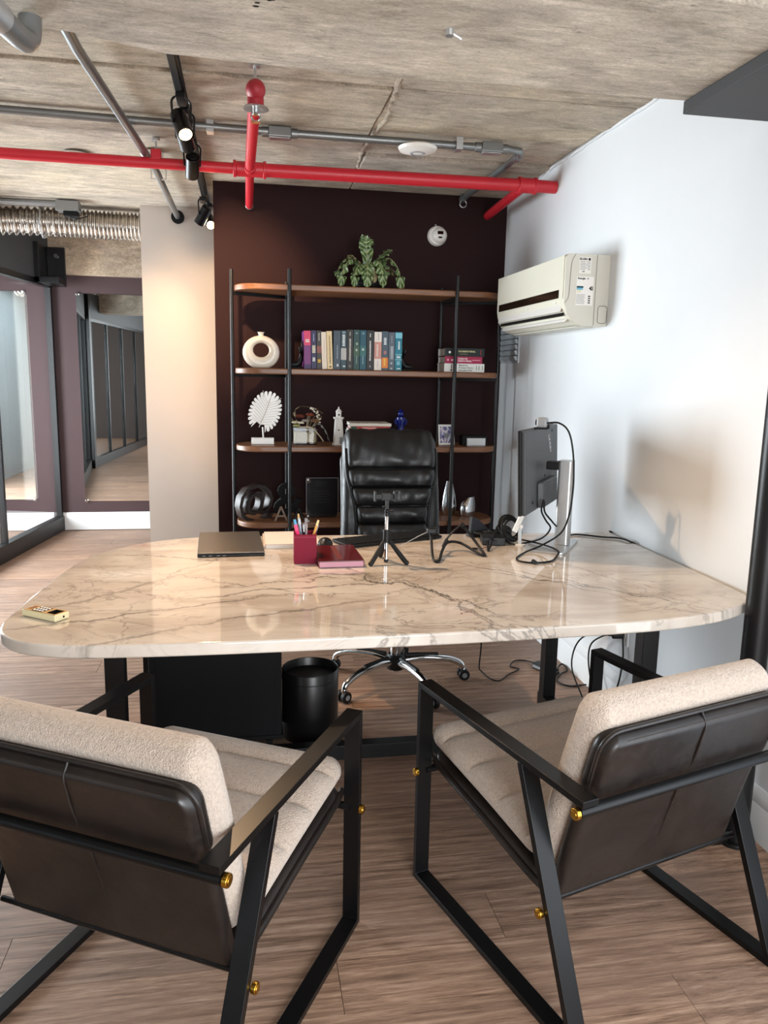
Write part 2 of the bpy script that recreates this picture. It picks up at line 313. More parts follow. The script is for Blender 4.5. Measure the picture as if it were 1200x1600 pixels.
def spline(pts, n=8):
    P_ = [Vector(p) for p in pts]; P_ = [2*P_[0]-P_[1]] + P_ + [2*P_[-1]-P_[-2]]; out = []
    for i in range(1, len(P_)-2):
        a, b, c, d = P_[i-1:i+3]
        for k in range(n):
            t = k/n; out.append(.5*((2*b)+(c-a)*t+(2*a-5*b+4*c-d)*t*t+(3*b-a-3*c+d)*t**3))
    out.append(P_[-2]); return out
def tube(pts, r, n=8, k=8): return MB().sweep(spline(pts, k), r, n)
def poly_curve(pts, n=12):
    sp = spline([(0, y, z) for y, z in pts], n); L = [0]
    for a, b in zip(sp, sp[1:]): L.append(L[-1]+(b-a).length)
    def f(t):
        s = t*L[-1]
        for i in range(len(sp)-1):
            if s <= L[i+1] or i == len(sp)-2:
                k = (s-L[i])/max(1e-9, L[i+1]-L[i]); p = sp[i].lerp(sp[i+1], k); return (p.y, p.z)
    return f
def rrect(x0, x1, y0, y1, r, n=8):
    out = []
    for cx, cy, a in ((x1-r, y1-r, 0), (x0+r, y1-r, 90), (x0+r, y0+r, 180), (x1-r, y0+r, 270)):
        out += [(cx+r*math.cos(R(a+90*k/n)), cy+r*math.sin(R(a+90*k/n))) for k in range(n+1)]
    return out
def text_mesh(body, size, extrude=.0004, align='CENTER', bold=0.0):
    cu = bpy.data.curves.new('lettering', 'FONT'); cu.body = body; cu.size = size; cu.extrude = extrude; cu.align_x = align; cu.align_y = 'CENTER'; cu.offset = bold
    cu.resolution_u = 3
    o = bpy.data.objects.new('lettering', cu); me = bpy.data.meshes.new_from_object(o); bpy.data.objects.remove(o); return me
def text(body, size, mat, parent, T, name='lettering', extrude=.0004, align='CENTER', bold=0.0):
    me = text_mesh(body, size, extrude, align, bold); me.transform(T); return link(name, me, mat, parent)
def TR(loc, rx=0, ry=0, rz=0): return Matrix.Translation(loc) @ Matrix.Rotation(rz, 4, 'Z') @ Matrix.Rotation(ry, 4, 'Y') @ Matrix.Rotation(rx, 4, 'X')
def copy_tree(o, parent=None):
    c = o.copy(); C.objects.link(c); c.parent = parent
    for ch in list(o.children): copy_tree(ch, c)
    return c

# ------------------------------------------------------------------ the room
WX, WY, CZ = 1.555, 4.72, 2.455
fl = struct(B(-4.6, 1.70, -2.7, 7.4, -.12, -.006).build('floor', M['plank']))
pw, pl = .178, 1.22
pk = B(-pl/2+.0008, pl/2-.0008, -pw/2+.0008, pw/2-.0008, -.0055, 0).mesh('plank')
for j in range(36):
    off = (j*.433) % pl; y = .88 + pw*j
    for i in range(5):
        x = -2.75 + off + pl*i - pl*.5; x0, x1 = x-pl/2, min(x+pl/2, WX-.003)
        if x1-x0 < .05 or y+pw/2 > 7.12: continue
        o = link('plank', pk, M['plank'], fl); o.location = ((x0+x1)/2, y, 0); o.scale = ((x1-x0)/pl, 1, 1)
cl = struct(B(-4.6, 1.70, -2.7, 7.4, CZ+.02, CZ+.25).build('ceiling', M['concrete']))
rows = [2.18, 2.62, 3.10, 3.42, 3.655, 4.02, 4.40, 4.86, 5.30, 5.80, 6.40, 7.13]
for j in range(len(rows)-1):
    xs = [-4.2, -1.9, .585 + .03*random.uniform(-1, 1) if rows[j] > 3 else .57, WX-.002]
    for i in range(3):
        dz = random.uniform(-.010, .010) if rows[j] < 4.8 else random.uniform(-.005, .005)
        B(xs[i]+.002, xs[i+1]-.002, rows[j]+.0035, rows[j+1]-.0035, CZ+dz, CZ+.03).build('concrete_panel', M['concrete'], cl, .006, 2)
rp = [(.578+.012*math.sin(k*.21)+.006*random.uniform(-1, 1), 2.35+k*.03, CZ+.0+random.uniform(-.003, .003)) for k in range(76)]
MB().sweep(rp, lambda i: (.011 if i < 27 else .006)+random.uniform(-.003, .005), 7).build('mortar_ridge', M['concrete'], cl, angle=20)
# deep beam over the viewer, its far edge a little uneven
ed = [(-4.2, 1.75), (-1.2, 2.02), (-.41, 2.17), (-.19, 2.255), (.05, 2.268), (.33, 2.292), (.74, 2.262), (1.0, 2.275), (1.26, 2.266), (WX-.001, 2.262)]
near = [(WX-.001, 1.71), (.9, 1.68), (-4.2, 1.60)]
bmk = MB().prism(ed+near, 2.20, CZ+.03); struct(bmk.build('ceiling_beam', M['beamcrete'], None, .008, 2))
o = scn.objects['ceiling_beam']
an = MB().cyl((.482, 1.948, 2.2), (.482, 1.948, 2.186), .010, n=10).cyl((.490, 1.950, 2.192), (.512, 1.955, 2.184), .004, n=8); an.build('anchor_stub', M['steel'], o)
rr = random.Random(11)
for k in range(12): MB().sphere((.06+rr.uniform(-.03, .03), 1.88+rr.uniform(-.05, .05), 2.2005), rr.uniform(.003, .006), (1.6, 1, .25), 8).build('drill_pit', M['matte'], o)
MB().sweep([(WX-.004-rr.uniform(0, .006), 2.3+k*.05, CZ-.004+rr.uniform(-.003, .002)) for k in range(48)], lambda i: random.uniform(.003, .009), 6).build('paint_edge', M['white'], cl, angle=20)
wr = struct(B(WX, WX+.16, 1.45, WY+.2, -.01, CZ+.04).build('wall_right', M['white']))
struct(B(WX, WX+.16, -2.7, 1.45, 2.05, CZ+.04).build('wall_right_lintel', M['white'])); struct(B(WX, WX+.16, -2.7, -1.9, -.01, 2.05).build('wall_right_rear', M['white']))
struct(B(-.166, WX+.02, WY, WY+.18, -.01, CZ+.04).build('wall_back', M['maroon']))
struct(B(-.665, .35, 5.56, 6.05, -.01, CZ+.04).build('wall_pillar', M['pillar']))
struct(B(-4.6, .4, 7.13, 7.3, -.01, CZ+.04).build('wall_far', M['farmaroon']))
struct(B(-1.62, .4, 7.06, 7.14, 2.165, CZ+.03).build('trim_1', M['lintel'], None, .006))
bb = MB(); bb.prism([(7.13, 0), (7.112, 0), (7.112, .14), (7.118, .154), (7.13, .154)], -1.585, .35, TR((0, 0, 0)) @ Matrix(((0, 0, 1, 0), (1, 0, 0, 0), (0, 1, 0, 0), (0, 0, 0, 1))))
struct(bb.build('baseboard_far', M['trimwhite']))
bb = MB(); bb.prism([(7.13, 0), (7.112, 0), (7.112, .14), (7.118, .154), (7.13, .154)], -2.98, -1.66, Matrix(((0, 0, 1, 0), (1, 0, 0, 0), (0, 1, 0, 0), (0, 0, 0, 1))))
struct(bb.build('baseboard_meeting_room', M['trimwhite']))
bb = MB(); bb.prism([(WX, 0), (WX-.016, 0), (WX-.016, .105), (WX-.011, .115), (WX-.014, .125), (WX-.012, .15), (WX-.004, .165), (WX, .165)], 0, 3.27, Matrix(((1, 0, 0, 0), (0, 0, -1, WY), (0, 1, 0, 0), (0, 0, 0, 1))))
struct(bb.build('baseboard_right', M['trimwhite']))
# meeting-room side and the glazed wall behind the viewer
wl = B(-3.16, -3.0, -2.7, 4.25, 0, CZ).box(-3.16, -3.0, 6.5, 7.2, 0, CZ).box(-3.16, -3.0, 4.25, 6.5, 0, .1).box(-3.16, -3.0, 4.25, 6.5, 2.15, CZ)
wl = struct(wl.build('wall_left', M['lacquer']))
for y0, y1 in ((1.9, 2.7), (2.7, 3.5), (3.5, 4.2)):
    B(-3.0, -2.982, y0+.003, y1-.003, .1, 2.3).build('cabinet_panel', M['lacquer'], wl, .002)
wf = MB(); wf.box(-3.03, -2.99, 4.25, 4.31, .1, 2.15).box(-3.03, -2.99, 6.44, 6.5, .1, 2.15).box(-3.03, -2.99, 5.35, 5.41, .1, 2.15).box(-3.03, -2.99, 4.31, 6.44, .1, .16).box(-3.03, -2.99, 4.31, 6.44, 2.09, 2.15)
struct(wf.build('window_2', M['black']))
struct(B(-4.6, 1.7, -2.7, -2.55, -.01, .25).box(-4.6, 1.7, -2.7, -2.55, 2.35, CZ+.04).box(-4.6, -.3, -2.7, -2.55, .25, 2.35).build('wall_rear', P('taupe_paint', '#6d6462', .7)))
wf = MB()
for x in (-.3, .65, 1.64): wf.box(x, x+.06, -2.68, -2.6, .25, 2.35)
wf.box(-.3, 1.7, -2.68, -2.6, .25, .31).box(-.3, 1.7, -2.68, -2.6, 2.29, 2.35); struct(wf.build('window_1', M['black']))
wf = MB()
for y in (-1.9, -.8, .3, 1.39): wf.box(1.58, 1.64, y, y+.06, 0, 2.05)
wf.box(1.58, 1.64, -1.9, 1.45, 0, .06).box(1.58, 1.64, -1.9, 1.45, 1.99, 2.05); struct(wf.build('window_3', M['black']))

# dark bulkhead and steel post at the right
o = B(1.265, WX-.003, .9, 2.262, 2.163, 2.199).build('dark_bulkhead', M['soffit'], None, .003)
tag(o, 'charcoal boxed bulkhead panel under the concrete beam at the upper right', 'bulkhead')
t = thing('steel_post', 'round black steel post standing by the right front corner of the marble desk', 'post', (1.478, 1.985, 0))
MB().cyl((0, 0, .004), (0, 0, 2.16), .037, n=28).build('shaft', M['black'], t)
MB().cyl((0, 0, 0), (0, 0, .012), .058, n=28).build('base_plate', M['black'], t, .002)
B(-.115, -.035, -.02, .03, 0, .045).build('floor_bracket', M['black'], t, .004)

# ------------------------------------------------------------------ glass partition at the left
def partition(label, p0, p1, n, skipfirst=False, header=True):
    d = Vector((p1[0]-p0[0], p1[1]-p0[1], 0)); L = d.length; t = thing('glass_partition', label, 'partition', (p0[0], p0[1], 0), math.atan2(d.y, d.x))
    B(0, L, -.035, .035, 0, .128).build('base_rail', M['black'], t, .003)
    B(0, L, -.03, .03, 2.055, 2.10).build('head_rail', M['black'], t, .003)
    if header: B(0, L, -.028, .028, 2.10, 2.445).build('header_panel', M['soffit'], t)
    for k in range(n+1):
        x = min(max(L*k/n, .015), L-.015); B(x-.015, x+.015, -.025, .025, .128, 2.055).build('mullion', M['black'], t, .002)
        if k < n: B(L*k/n+.016, L*(k+1)/n-.016, -.004, .004, .12, 2.06).build('glass_pane', M['glass'], t)
    return t
pt = partition('black framed glass partition along the left, dark header above it', (-2.19, 2.65), (-1.603, 7.108), 4)
partition('black framed glass partition seen only in the tall mirror', (-1.78, -2.4), (-2.16, 2.50), 5)
o = B(-2.25, -2.11, 2.51, 2.64, 0, CZ).build('steel_column', M['black'], None, .004); tag(o, 'square black steel column between the two glass partition runs', 'column')
t = thing('steel_beam_end', 'black steel beam end with bolted plate under the concrete lintel at the far left', 'beam', (-1.53, 7.0, 2.06))
B(-.10, -.055, -.25, .05, 0, .31).build('web', M['black'], t, .003); B(-.055, .085, .02, .05, .05, .31).build('end_plate', M['black'], t, .004); B(-.10, .085, -.25, .05, 0, .05).build('flange', M['black'], t, .004)
MB().cyl((.02, .0, .24), (.02, .03, .24), .018, n=6).build('bolt', M['chrome'], t)

def wall_mirror(label, x0, x1, z0, z1, y):
    t = thing('wall_mirror', label, 'mirror', ((x0+x1)/2, y, z0)); w_, h_ = x1-x0, z1-z0
    B(-w_/2, w_/2, -.006, 0, 0, h_).build('mirror_glass', M['mirror'], t)
    for sx in (-1, 1):
        for z in (.0, h_):
            MB().cyl((sx*(w_/2-.012), 0, z+(-.004 if z else .004)), (sx*(w_/2-.012), -.022, z+(-.004 if z else .004)), .013, n=14).build('stud', M['chrome'], t, .003)
    return t
wall_mirror('tall frameless mirror with chrome corner studs on the maroon far wall', -1.392, -.80, .253, 2.02, 7.128)
wall_mirror('frameless mirror seen through the glass partition, reflecting pale cabinets', -2.62, -1.797, .273, 2.02, 7.128)

# ------------------------------------------------------------------ ceiling services
def conduit(name, label, pts, r, k=1, cat='conduit'):
    t = thing(name, label, cat, (0, 0, 0)); MB().sweep(spline(pts, 6) if k > 1 else pts, r, 14).build('pipe', M['galv'], t); return t
def junction(t, x, y, z, lx=.10, ly=.055, h=.045):
    b = B(x-lx/2, x+lx/2, y-ly/2, y+ly/2, z-h/2, z+h/2).build('junction_box', M['galv'], t, .006, 3)
    B(x-lx/2+.006, x+lx/2-.006, y-ly/2+.004, y+ly/2-.004, z-h/2-.004, z-h/2).build('cover_plate', M['steel'], b, .002)
    for s_ in (-1, 1): MB().cyl((x+s_*lx/2, y, z), (x+s_*(lx/2+.028), y, z), .021, n=18).build('coupling', M['galv'], t, .002)
zc = 2.428
t = conduit('steel_conduit', 'long grey steel conduit crossing the ceiling, with two junction boxes and an elbow', [(-1.95, 3.602, zc), (-1.2, 3.612, zc), (.17, 3.665, zc), (1.0, 3.668, zc), (1.20, 3.668, zc), (1.262, 3.685, zc), (1.285, 3.745, zc), (1.286, 3.9, zc), (1.270, 4.69, zc-.002)], .0165, 1)
junction(t, .16, 3.668, zc); junction(t, 1.12, 3.668, zc)
for x in (-.12, .98): MB().bar([(x-.016, 3.64, zc+.03), (x-.016, 3.642, zc-.02), (x-.016, 3.694, zc-.02), (x-.016, 3.696, zc+.03)], .03, .003, (1, 0, 0)).build('clamp', M['steel'], t)
MB().cyl((1.2865, 3.76, zc), (1.2857, 3.80, zc), .021, n=18).build('coupling', M['galv'], t); MB().cyl((1.270, 4.665, zc), (1.270, 4.70, zc-.006), .021, n=18).build('coupling', M['galv'], t)
MB().sweep([(1.270+.02*math.cos(a*.5), 4.675, zc-.035+.02*math.sin(a*.5)) for a in range(13)], .004, 8).build('cable_ring', M['steel'], t)
t = conduit('steel_conduit', 'grey steel conduit running lengthwise from the beam towards the beige pillar', [(-.512, 2.10, 2.388), (-.508, 2.8, 2.388), (-.43, 4.25, 2.388), (-.425, 5.44, 2.390), (-.424, 5.555, 2.392)], .0175, 1)
MB().cyl((-.424, 5.535, 2.391), (-.424, 5.556, 2.391), .042, n=24).build('wall_collar', M['matte'], t)
MB().bar([(-.47, 4.45, 2.45), (-.468, 4.45, 2.378), (-.395, 4.45, 2.378), (-.393, 4.45, 2.45)], .02, .003, (0, 1, 0)).build('clamp', M['steel'], t)
t = conduit('steel_conduit', 'short grey conduit elbow under the beam at the upper left corner', [(-.56, 1.62, 2.13), (-.520, 1.85, 2.13), (-.502, 1.95, 2.13), (-.490, 2.04, 2.134), (-.484, 2.085, 2.150), (-.482, 2.10, 2.21)], .026, 2)
MB().cyl((-.520, 1.85, 2.13), (-.505, 1.935, 2.13), .031, n=20).build('coupling', M['steel'], t, .002)
t = conduit('steel_conduit', 'pair of thin grey conduits above the foil duct ending in a box', [(-1.74, 5.58, 2.430), (-1.16, 5.555, 2.430)], .014)
MB().sweep([(-1.74, 5.52, 2.430), (-1.16, 5.50, 2.430)], .014, 14).build('pipe', M['galv'], t)
b = B(-1.17, -1.03, 5.48, 5.585, 2.385, 2.448).build('junction_box', M['galv'], t, .005); B(-1.13, -1.04, 5.50, 5.57, 2.355, 2.385).build('cable_gland', M['matte'], b, .006)
MB().sweep(spline([(-1.10, 5.53, 2.36), (-1.06, 5.50, 2.34), (-1.02, 5.50, 2.345), (-.98, 5.51, 2.36)]), .004, 6).build('cable', M['cable'], t)
# foil duct
dp = spline([(-2.3, 5.30, 2.21), (-1.95, 5.55, 2.285), (-1.6, 5.68, 2.335), (-1.2, 5.72, 2.348), (-.92, 5.73, 2.345), (-.667, 5.73, 2.343)], 90)
t = thing('foil_duct', 'corrugated silver foil duct hanging under the ceiling left of the pillar', 'duct', (0, 0, 0))
MB().sweep(dp, lambda i: .083+.0085*math.sin(i*2*math.pi/9)+.002*math.sin(i*.37), 40).build('hose', M['foil'], t, angle=80)
for x, y, z in ((-1.30, 5.715, 2.347),):
    MB().sweep([(x+.004*math.sin(a), y+.097*math.cos(a*math.pi/16), z+.099*math.sin(a*math.pi/16)) for a in range(33)], .006, 6).build('hanger_strap', M['steel'], t)
    MB().cyl((x, y, z+.09), (x, y, CZ), .004, n=8).build('hanger_rod', M['steel'], t)
# red sprinkler pipework
t = thing('sprinkler_pipe', 'red fire sprinkler pipe crossing the ceiling with a cross fitting and branches', 'pipe', (0, 0, 0))
rz_, ry_ = 2.345, 3.985
MB().cyl((-2.7, ry_-.02, rz_), (.033, ry_, rz_), .0245, n=24).build('main_pipe', M['red'], t); MB().cyl((.033, ry_, rz_), (WX-.002, ry_-.03, rz_), .0305, n=28).build('main_pipe', M['red'], t)
MB().cyl((.033, ry_, rz_), (.045, 2.93, rz_), .023, n=24).build('branch_pipe', M['red'], t); MB().cyl((.033, ry_, rz_), (.034, 4.66, rz_-.03), .021, n=24).build('branch_pipe', M['red'], t)
MB().cyl((1.395, ry_-.027, rz_), (1.425, 4.69, rz_-.008), .024, n=24).build('branch_pipe', M['red'], t)
for a, b, r in (((-.03, ry_, rz_), (.10, ry_, rz_), .034), ((.033, ry_-.06, rz_), (.033, ry_+.06, rz_-.003), .029), ((-.045, ry_, rz_), (-.03, ry_, rz_), .038), ((.095, ry_, rz_), (.11, ry_, rz_), .039), ((1.36, ry_-.026, rz_), (1.44, ry_-.028, rz_), .036), ((1.355, ry_-.026, rz_), (1.372, ry_-.026, rz_), .040), ((1.435, ry_-.028, rz_), (1.45, ry_-.028, rz_), .040)):
    MB().cyl(a, b, r, n=28).build('fitting', M['red'], t, .003)
for a, b in (((.034, 4.655, rz_-.03), (.034, 4.668, rz_-.0305)), ((1.4245, 4.683, rz_-.008), (1.425, 4.70, rz_-.008))): MB().cyl(a, b, .0225, n=20).build('end_plug', M['steel'], t, .003)
MB().sphere((.046, 2.905, rz_), .034, (1, 1.25, 1)).build('elbow', M['redcap'], t)
MB().cyl((.046, 2.915, rz_-.02), (.046, 2.915, rz_-.052), .028, n=20).build('elbow', M['redcap'], t, .003)
MB().lathe([(.0, 0), (.040, .0), (.045, -.006), (.040, -.007), (.013, -.001), (0, -.001)], 32, TR((.046, 2.915, rz_-.052))).build('escutcheon', M['steel'], t)
sp = MB(); sp.cyl((.046, 2.915, rz_-.052), (.046, 2.915, rz_-.078), .010, n=12).cyl((.046, 2.915, rz_-.098), (.046, 2.915, rz_-.101), .017, n=16)
for s_ in (-1, 1): sp.sweep(spline([(.046+s_*.010, 2.915, rz_-.07), (.046+s_*.015, 2.915, rz_-.085), (.046+s_*.003, 2.915, rz_-.098)]), .003, 6)
sp.build('sprinkler_head', M['chrome'], t)
for x, y in ((-.395, 3.985), (.046, 2.98)):
    MB().cyl((x, y, rz_+.02), (x, y, CZ-.004), .0045, n=8).cyl((x, y, CZ-.012), (x, y, CZ-.002), .020, n=14).build('hanger_rod', M['steel'], t)
B(-.418, -.372, 3.962, 4.005, rz_+.012, rz_+.060).build('hanger_clip', M['red'], t, .006)
# spotlight track
t = thing('light_track', 'black ceiling spotlight track running towards the maroon wall', 'track', (0, 0, 0))
tk = MB().prism([(-.018, 0), (.018, 0), (.018, .03), (-.018, .03)], 0, 3.4, Matrix(((1, 0, 0, -.225), (0, 0, 1, 2.12), (0, 1, 0, 2.415), (0, 0, 0, 1)))); tk.build('rail', M['matte'], t, .002)
B(-.233, -.217, 2.13, 5.5, 2.411, 2.4155).build('slot', M['matte'], t)
def spot(label, y, aim, lit, power, dz=-.10, dx=.0, tw=R(60)):
    t = thing('spotlight', label, 'spotlight', (-.225+dx, y, 2.412), 0, None)
    B(-.017, .017, -.05, .05, -.022, 0).build('track_adapter', M['black'], t, .003)
    j = Vector((0, 0, dz)); d = (Vector(aim) - (t.location + j)).normalized()
    arms = MB(); side = d.cross(Vector((0, 0, 1))).normalized()
    for s_ in (-1, 1): arms.sweep(spline([(side*.012*s_), (side*.036*s_ + Vector((0, 0, -.02))), (side*.036*s_+j*.6), (side*.034*s_ + j)]), .0045, 6)
    arms.build('yoke', M['black'], t)
    MB().cyl(j-d*.055, j+d*.055, .031, n=28).build('lamp_body', M['chairsteel'], t, .003)
    MB().cyl(j+d*.0552, j+d*.0565, .024, n=24).build('lamp_lens', M['lampglow'] if lit else M['ledoff'], t)
    MB().cyl(j-d*.060, j-d*.055, .02, n=20).build('back_cap', M['black'], t, .002)
    if power:
        l = bpy.data.lights.new('lamp_light', 'SPOT'); l.energy = power; l.color = (1, .66, .38); l.spot_size = tw; l.spot_blend = .85; l.shadow_soft_size = .022
        lo = bpy.data.objects.new('lamp_light', l); C.objects.link(lo); lo.parent = t; lo.location = j + d*.075; lo.rotation_euler = d.to_track_quat('-Z', 'Y').to_euler()
    return t
spot('lit black spotlight aimed at the viewer, nearest on the track', 3.24, (.34, 2.1, .75), True, 80, tw=R(98))
spot('unlit looking black spotlight just behind the glowing one on the track', 3.42, (-.10, 4.7, 1.85), False, 95, dz=-.10, dx=.0, tw=R(50))
spot('black cylinder spotlight hanging in front of the red pipe', 3.86, (-.40, 5.5, 1.2), False, 9, dz=-.10, tw=R(66))
spot('black spotlight at the track end, tilted to the left', 5.02, (-1.3, 5.9, .6), False, 12, dz=-.10, dx=-.012, tw=R(80))
spot('small lit spotlight at the track end beside the maroon wall', 5.20, (.02, 3.9, 1.5), True, 14, dz=-.10, dx=.02, tw=R(80))
# ceiling discs
t = thing('wifi_access_point', 'white round wifi access point on the ceiling beside the conduit', 'access point', (.773, 3.655, 2.411))
MB().lathe([(0, 0), (.075, 0), (.088, -.008), (.082, -.020), (.045, -.031), (0, -.034)], 48).build('shell', M['ceramic'], t); MB().lathe([(.026, -.0325), (.030, -.0355), (.034, -.0322)], 40).build('status_ring', M['grey'], t)
t = thing('smoke_detector', 'small white smoke detector on the ceiling behind the red pipe hanger', 'detector', (-.44, 4.24, CZ))
MB().lathe([(0, 0), (.055, 0), (.055, -.015), (.042, -.028), (0, -.032)], 36).build('shell', M['ceramic'], t); MB().lathe([(.018, -.0315), (.022, -.034), (.026, -.031)], 24).build('vent_ring', M['grey'], t)
t = thing('ceiling_speaker_disc', 'pale flat disc on the ceiling at the far left, half hidden by the red pipe', 'disc', (-.82, 4.36, CZ)); MB().lathe([(0, 0), (.062, 0), (.058, -.010), (0, -.012)], 36).build('shell', M['acside'], t); MB().lathe([(.03, -.0118), (.033, -.014), (.036, -.0115)], 24).build('rim', M['grey'], t)

# ------------------------------------------------------------------ air conditioner and wall things
t = thing('air_conditioner', 'cream split air conditioner unit mounted high on the white right wall', 'air conditioner', (WX, 3.28, 1.625))
prof = [(0, 0), (-.10, 0), (-.150, .012), (-.183, .045), (-.198, .085), (-.202, .11), (-.202, .285), (-.190, .298), (0, .298)]
TAC = Matrix(((1, 0, 0, 0), (0, 0, 1, 0), (0, 1, 0, 0), (0, 0, 0, 1)))
MB().prism([(x, z) for x, z in prof], .004, .916, TAC).build('body', M['cream'], t, .003)
for a, b in ((-.0, .004), (.916, .92)): MB().prism([(x*.998, z) for x, z in prof], a, b, TAC).build('end_cap', M['acside'], t, .001)
B(-.207, -.202, .012, .908, .112, .292).build('front_panel', M['cream'], t, .003)
B(-.2085, -.2065, .05, .875, .116, .152).build('display_strip', paint('#231811', .12), t, .001)
TL = TR((-.196, .46, .078), 0, R(20), 0)
MB().box(-.006, .004, -.42, .42, -.022, .022, TL).build('air_louver', M['ceramic'], t, .003)
MB().box(-.002, .003, -.43, .43, -.012, .006, TR((-.187, .46, .052), 0, R(32), 0)).build('outlet_slot', M['matte'], t)
MB().box(-.008, .004, -.42, .42, -.02, .01, TR((-.166, .46, .030), 0, R(52), 0)).build('air_louver', M['ceramic'], t, .003)
B(-.12, -.04, .05, .87, -.004, .001).build('underside_grille', M['acside'], t, .001)
for y, z in ((.10, .099), (.45, .1), (.60, .1)): MB().box(-.206, -.199, y-.012, y+.012, z-.003, z+.003).build('latch', M['ceramic'], t, .001)
tri = MB().sweep(spline([(-.160, -.001, .297), (-.176, -.001, .26), (-.180, -.001, .18), (-.183, -.001, .12), (-.199, -.001, .092)]), .0012, 6); tri.sweep([(-.062, -.001, .002), (-.062, -.001, .296)], .0012, 6); tri.build('panel_seam', paint('#8c897f'), t)
nt_ = MB().sweep([(x, -.001, z) for x, z in rrect(-.045, -.003, .012, .085, .012, 5)] + [(-.003, -.001, .07)], .0012, 6); nt_.build('pipe_knockout', paint('#6c6a63'), t)
st = B(-.142, -.088, -.0012, .0, .218, .285).build('data_sticker', M['ceramic'], t); RX = Matrix.Rotation(R(90), 4, 'X')
text('ELGIN', .0125, paint('#161616'), st, TR((-.124, -.0016, .277)) @ RX, bold=.0004); B(-.102, -.092, -.0018, -.001, .272, .282).build('mark', paint('#222222'), st)
for k in range(6): B(-.138, -.105-random.uniform(0, .012), -.0016, -.001, .2655-k*.0065, .2675-k*.0065).build('print_line', paint('#7a7a7a'), st); B(-.110+random.uniform(0, .006), -.092, -.0016, -.001, .2655-k*.0065, .2675-k*.0065).build('print_line', paint('#7a7a7a'), st)
B(-.128, -.116, -.0016, -.001, .224, .227).build('print_line', paint('#222222'), st)
st = B(-.150, -.072, -.0012, .0, .085, .205).build('energy_label', M['ceramic'], t)
text('Energia', .0115, paint('#1c1c1c'), st, TR((-.128, -.0016, .197)) @ RX, bold=.0003); B(-.1035, -.095, -.0016, -.001, .195, .199).build('print_line', paint('#777777'), st)
B(-.148, -.118, -.0018, -.001, .158, .165).build('class_bar', paint('#274a55'), st); B(-.148, -.120, -.0018, -.001, .150, .158).build('class_bar', paint('#6fb4d0'), st); B(-.146, -.128, -.0018, -.001, .138, .150).build('class_bar', paint('#ded9bd'), st)
MB().prism([(-.092, .157), (-.083, .149), (-.074, .149), (-.074, .165), (-.083, .165)], -.0018, -.001, Matrix(((1, 0, 0, 0), (0, 0, 1, 0), (0, 1, 0, 0), (0, 0, 0, 1)))).build('class_arrow', paint('#111111'), st)
text('C', .011, M['ceramic'], st, TR((-.079, -.0022, .157)) @ RX, bold=.0004)
for k in range(7): B(-.148, -.108-random.uniform(0, .008), -.0016, -.001, .128-k*.006, .130-k*.006).build('print_line', paint('#8b8b8b'), st)
for k in range(4): B(-.094, -.084, -.0016, -.001, .121-k*.009, .126-k*.009).build('print_line', paint('#333333'), st)

t = thing('vent_grille', 'grey louvred vent grille on the white wall below the air conditioner', 'vent', (WX, 4.55, 1.50))
B(-.008, 0, -.17, .145, -.02, .27).build('frame', paint('#c9d0d4'), t, .002); B(-.0095, -.008, -.155, .13, -.005, .255).build('backing', paint('#3c3f42'), t)
for k in range(8): MB().box(-.014, .001, -.155, .13, -.013, .013, TR((-.009, 0, .01+k*.032), 0, R(-28), 0)).build('louver', paint('#b9c1c6'), t, .001)
t = thing('security_camera', 'small white dome camera on the maroon wall near the ceiling', 'camera', (1.128, WY, 2.212))
MB().lathe([(0, 0), (.058, 0), (.058, .014), (.050, .03), (0, .03)], 40, TR((0, 0, 0), R(90))).build('base', M['ceramic'], t, .002)
MB().sphere((.008, -.03, 0), .046, (1, .9, 1), 24).build('ball', M['ceramic'], t)
B(-.012, .022, -.0745, -.066, .0, .018).build('lens_window', M['lens'], t, .001); B(-.006, .016, -.072, -.06, -.021, -.012).build('sensor_window', M['lens'], t, .001)
MB().sphere((-.012, -.012, .062), .006).build('screw', M['chrome'], t)

# ------------------------------------------------------------------ marble desk
t = thing('marble_desk', 'large desk with a veined pale marble top on black steel legs', 'desk', (0, 0, 0))
out = [(-.10, 3.125), (-.24, 3.102), (-.36, 3.045), (-.455, 2.955), (-.53, 2.84), (-.575, 2.69), (-.606, 2.40), (-.622, 2.17), (-.622, 2.06), (-.600, 1.985), (-.545, 1.925), (-.462, 1.887), (-.355, 1.869), (-.13, 1.860), (.2, 1.860), (.5, 1.864), (.86, 1.880), (1.06, 1.895), (1.20, 1.917), (1.33, 1.955), (1.43, 2.005), (1.495, 2.058), (1.522, 2.11), (1.532, 2.5), (1.540, 3.06), (1.53, 3.08), (1.0, 3.095), (.45, 3.112)]
sp = spline([(x, y, 0) for x, y in out + [out[0]]], 4)[:-1]
MB().prism([(p.x, p.y) for p in sp], .716, .75).build('tabletop', M['marble'], t, .006, 3, 50)
for x in (-.375, 1.27):
    for y in (2.23, 3.02): B(x-.027, x+.027, y-.027, y+.027, .05, .716).build('leg', M['black'], t, .002)
    B(x-.027, x+.027, 2.19, 3.06, 0, .05).build('foot_rail', M['black'], t, .002); B(x-.027, x+.027, 2.2, 3.05, .69, .716).build('top_rail', M['black'], t, .002)
B(-.348, 1.243, 2.655, 2.705, .0, .055).build('stretcher', M['black'], t, .002)
for x in (-.2, .9): B(x-.02, x+.02, 2.3, 2.95, .70, .716).build('top_brace', M['black'], t)

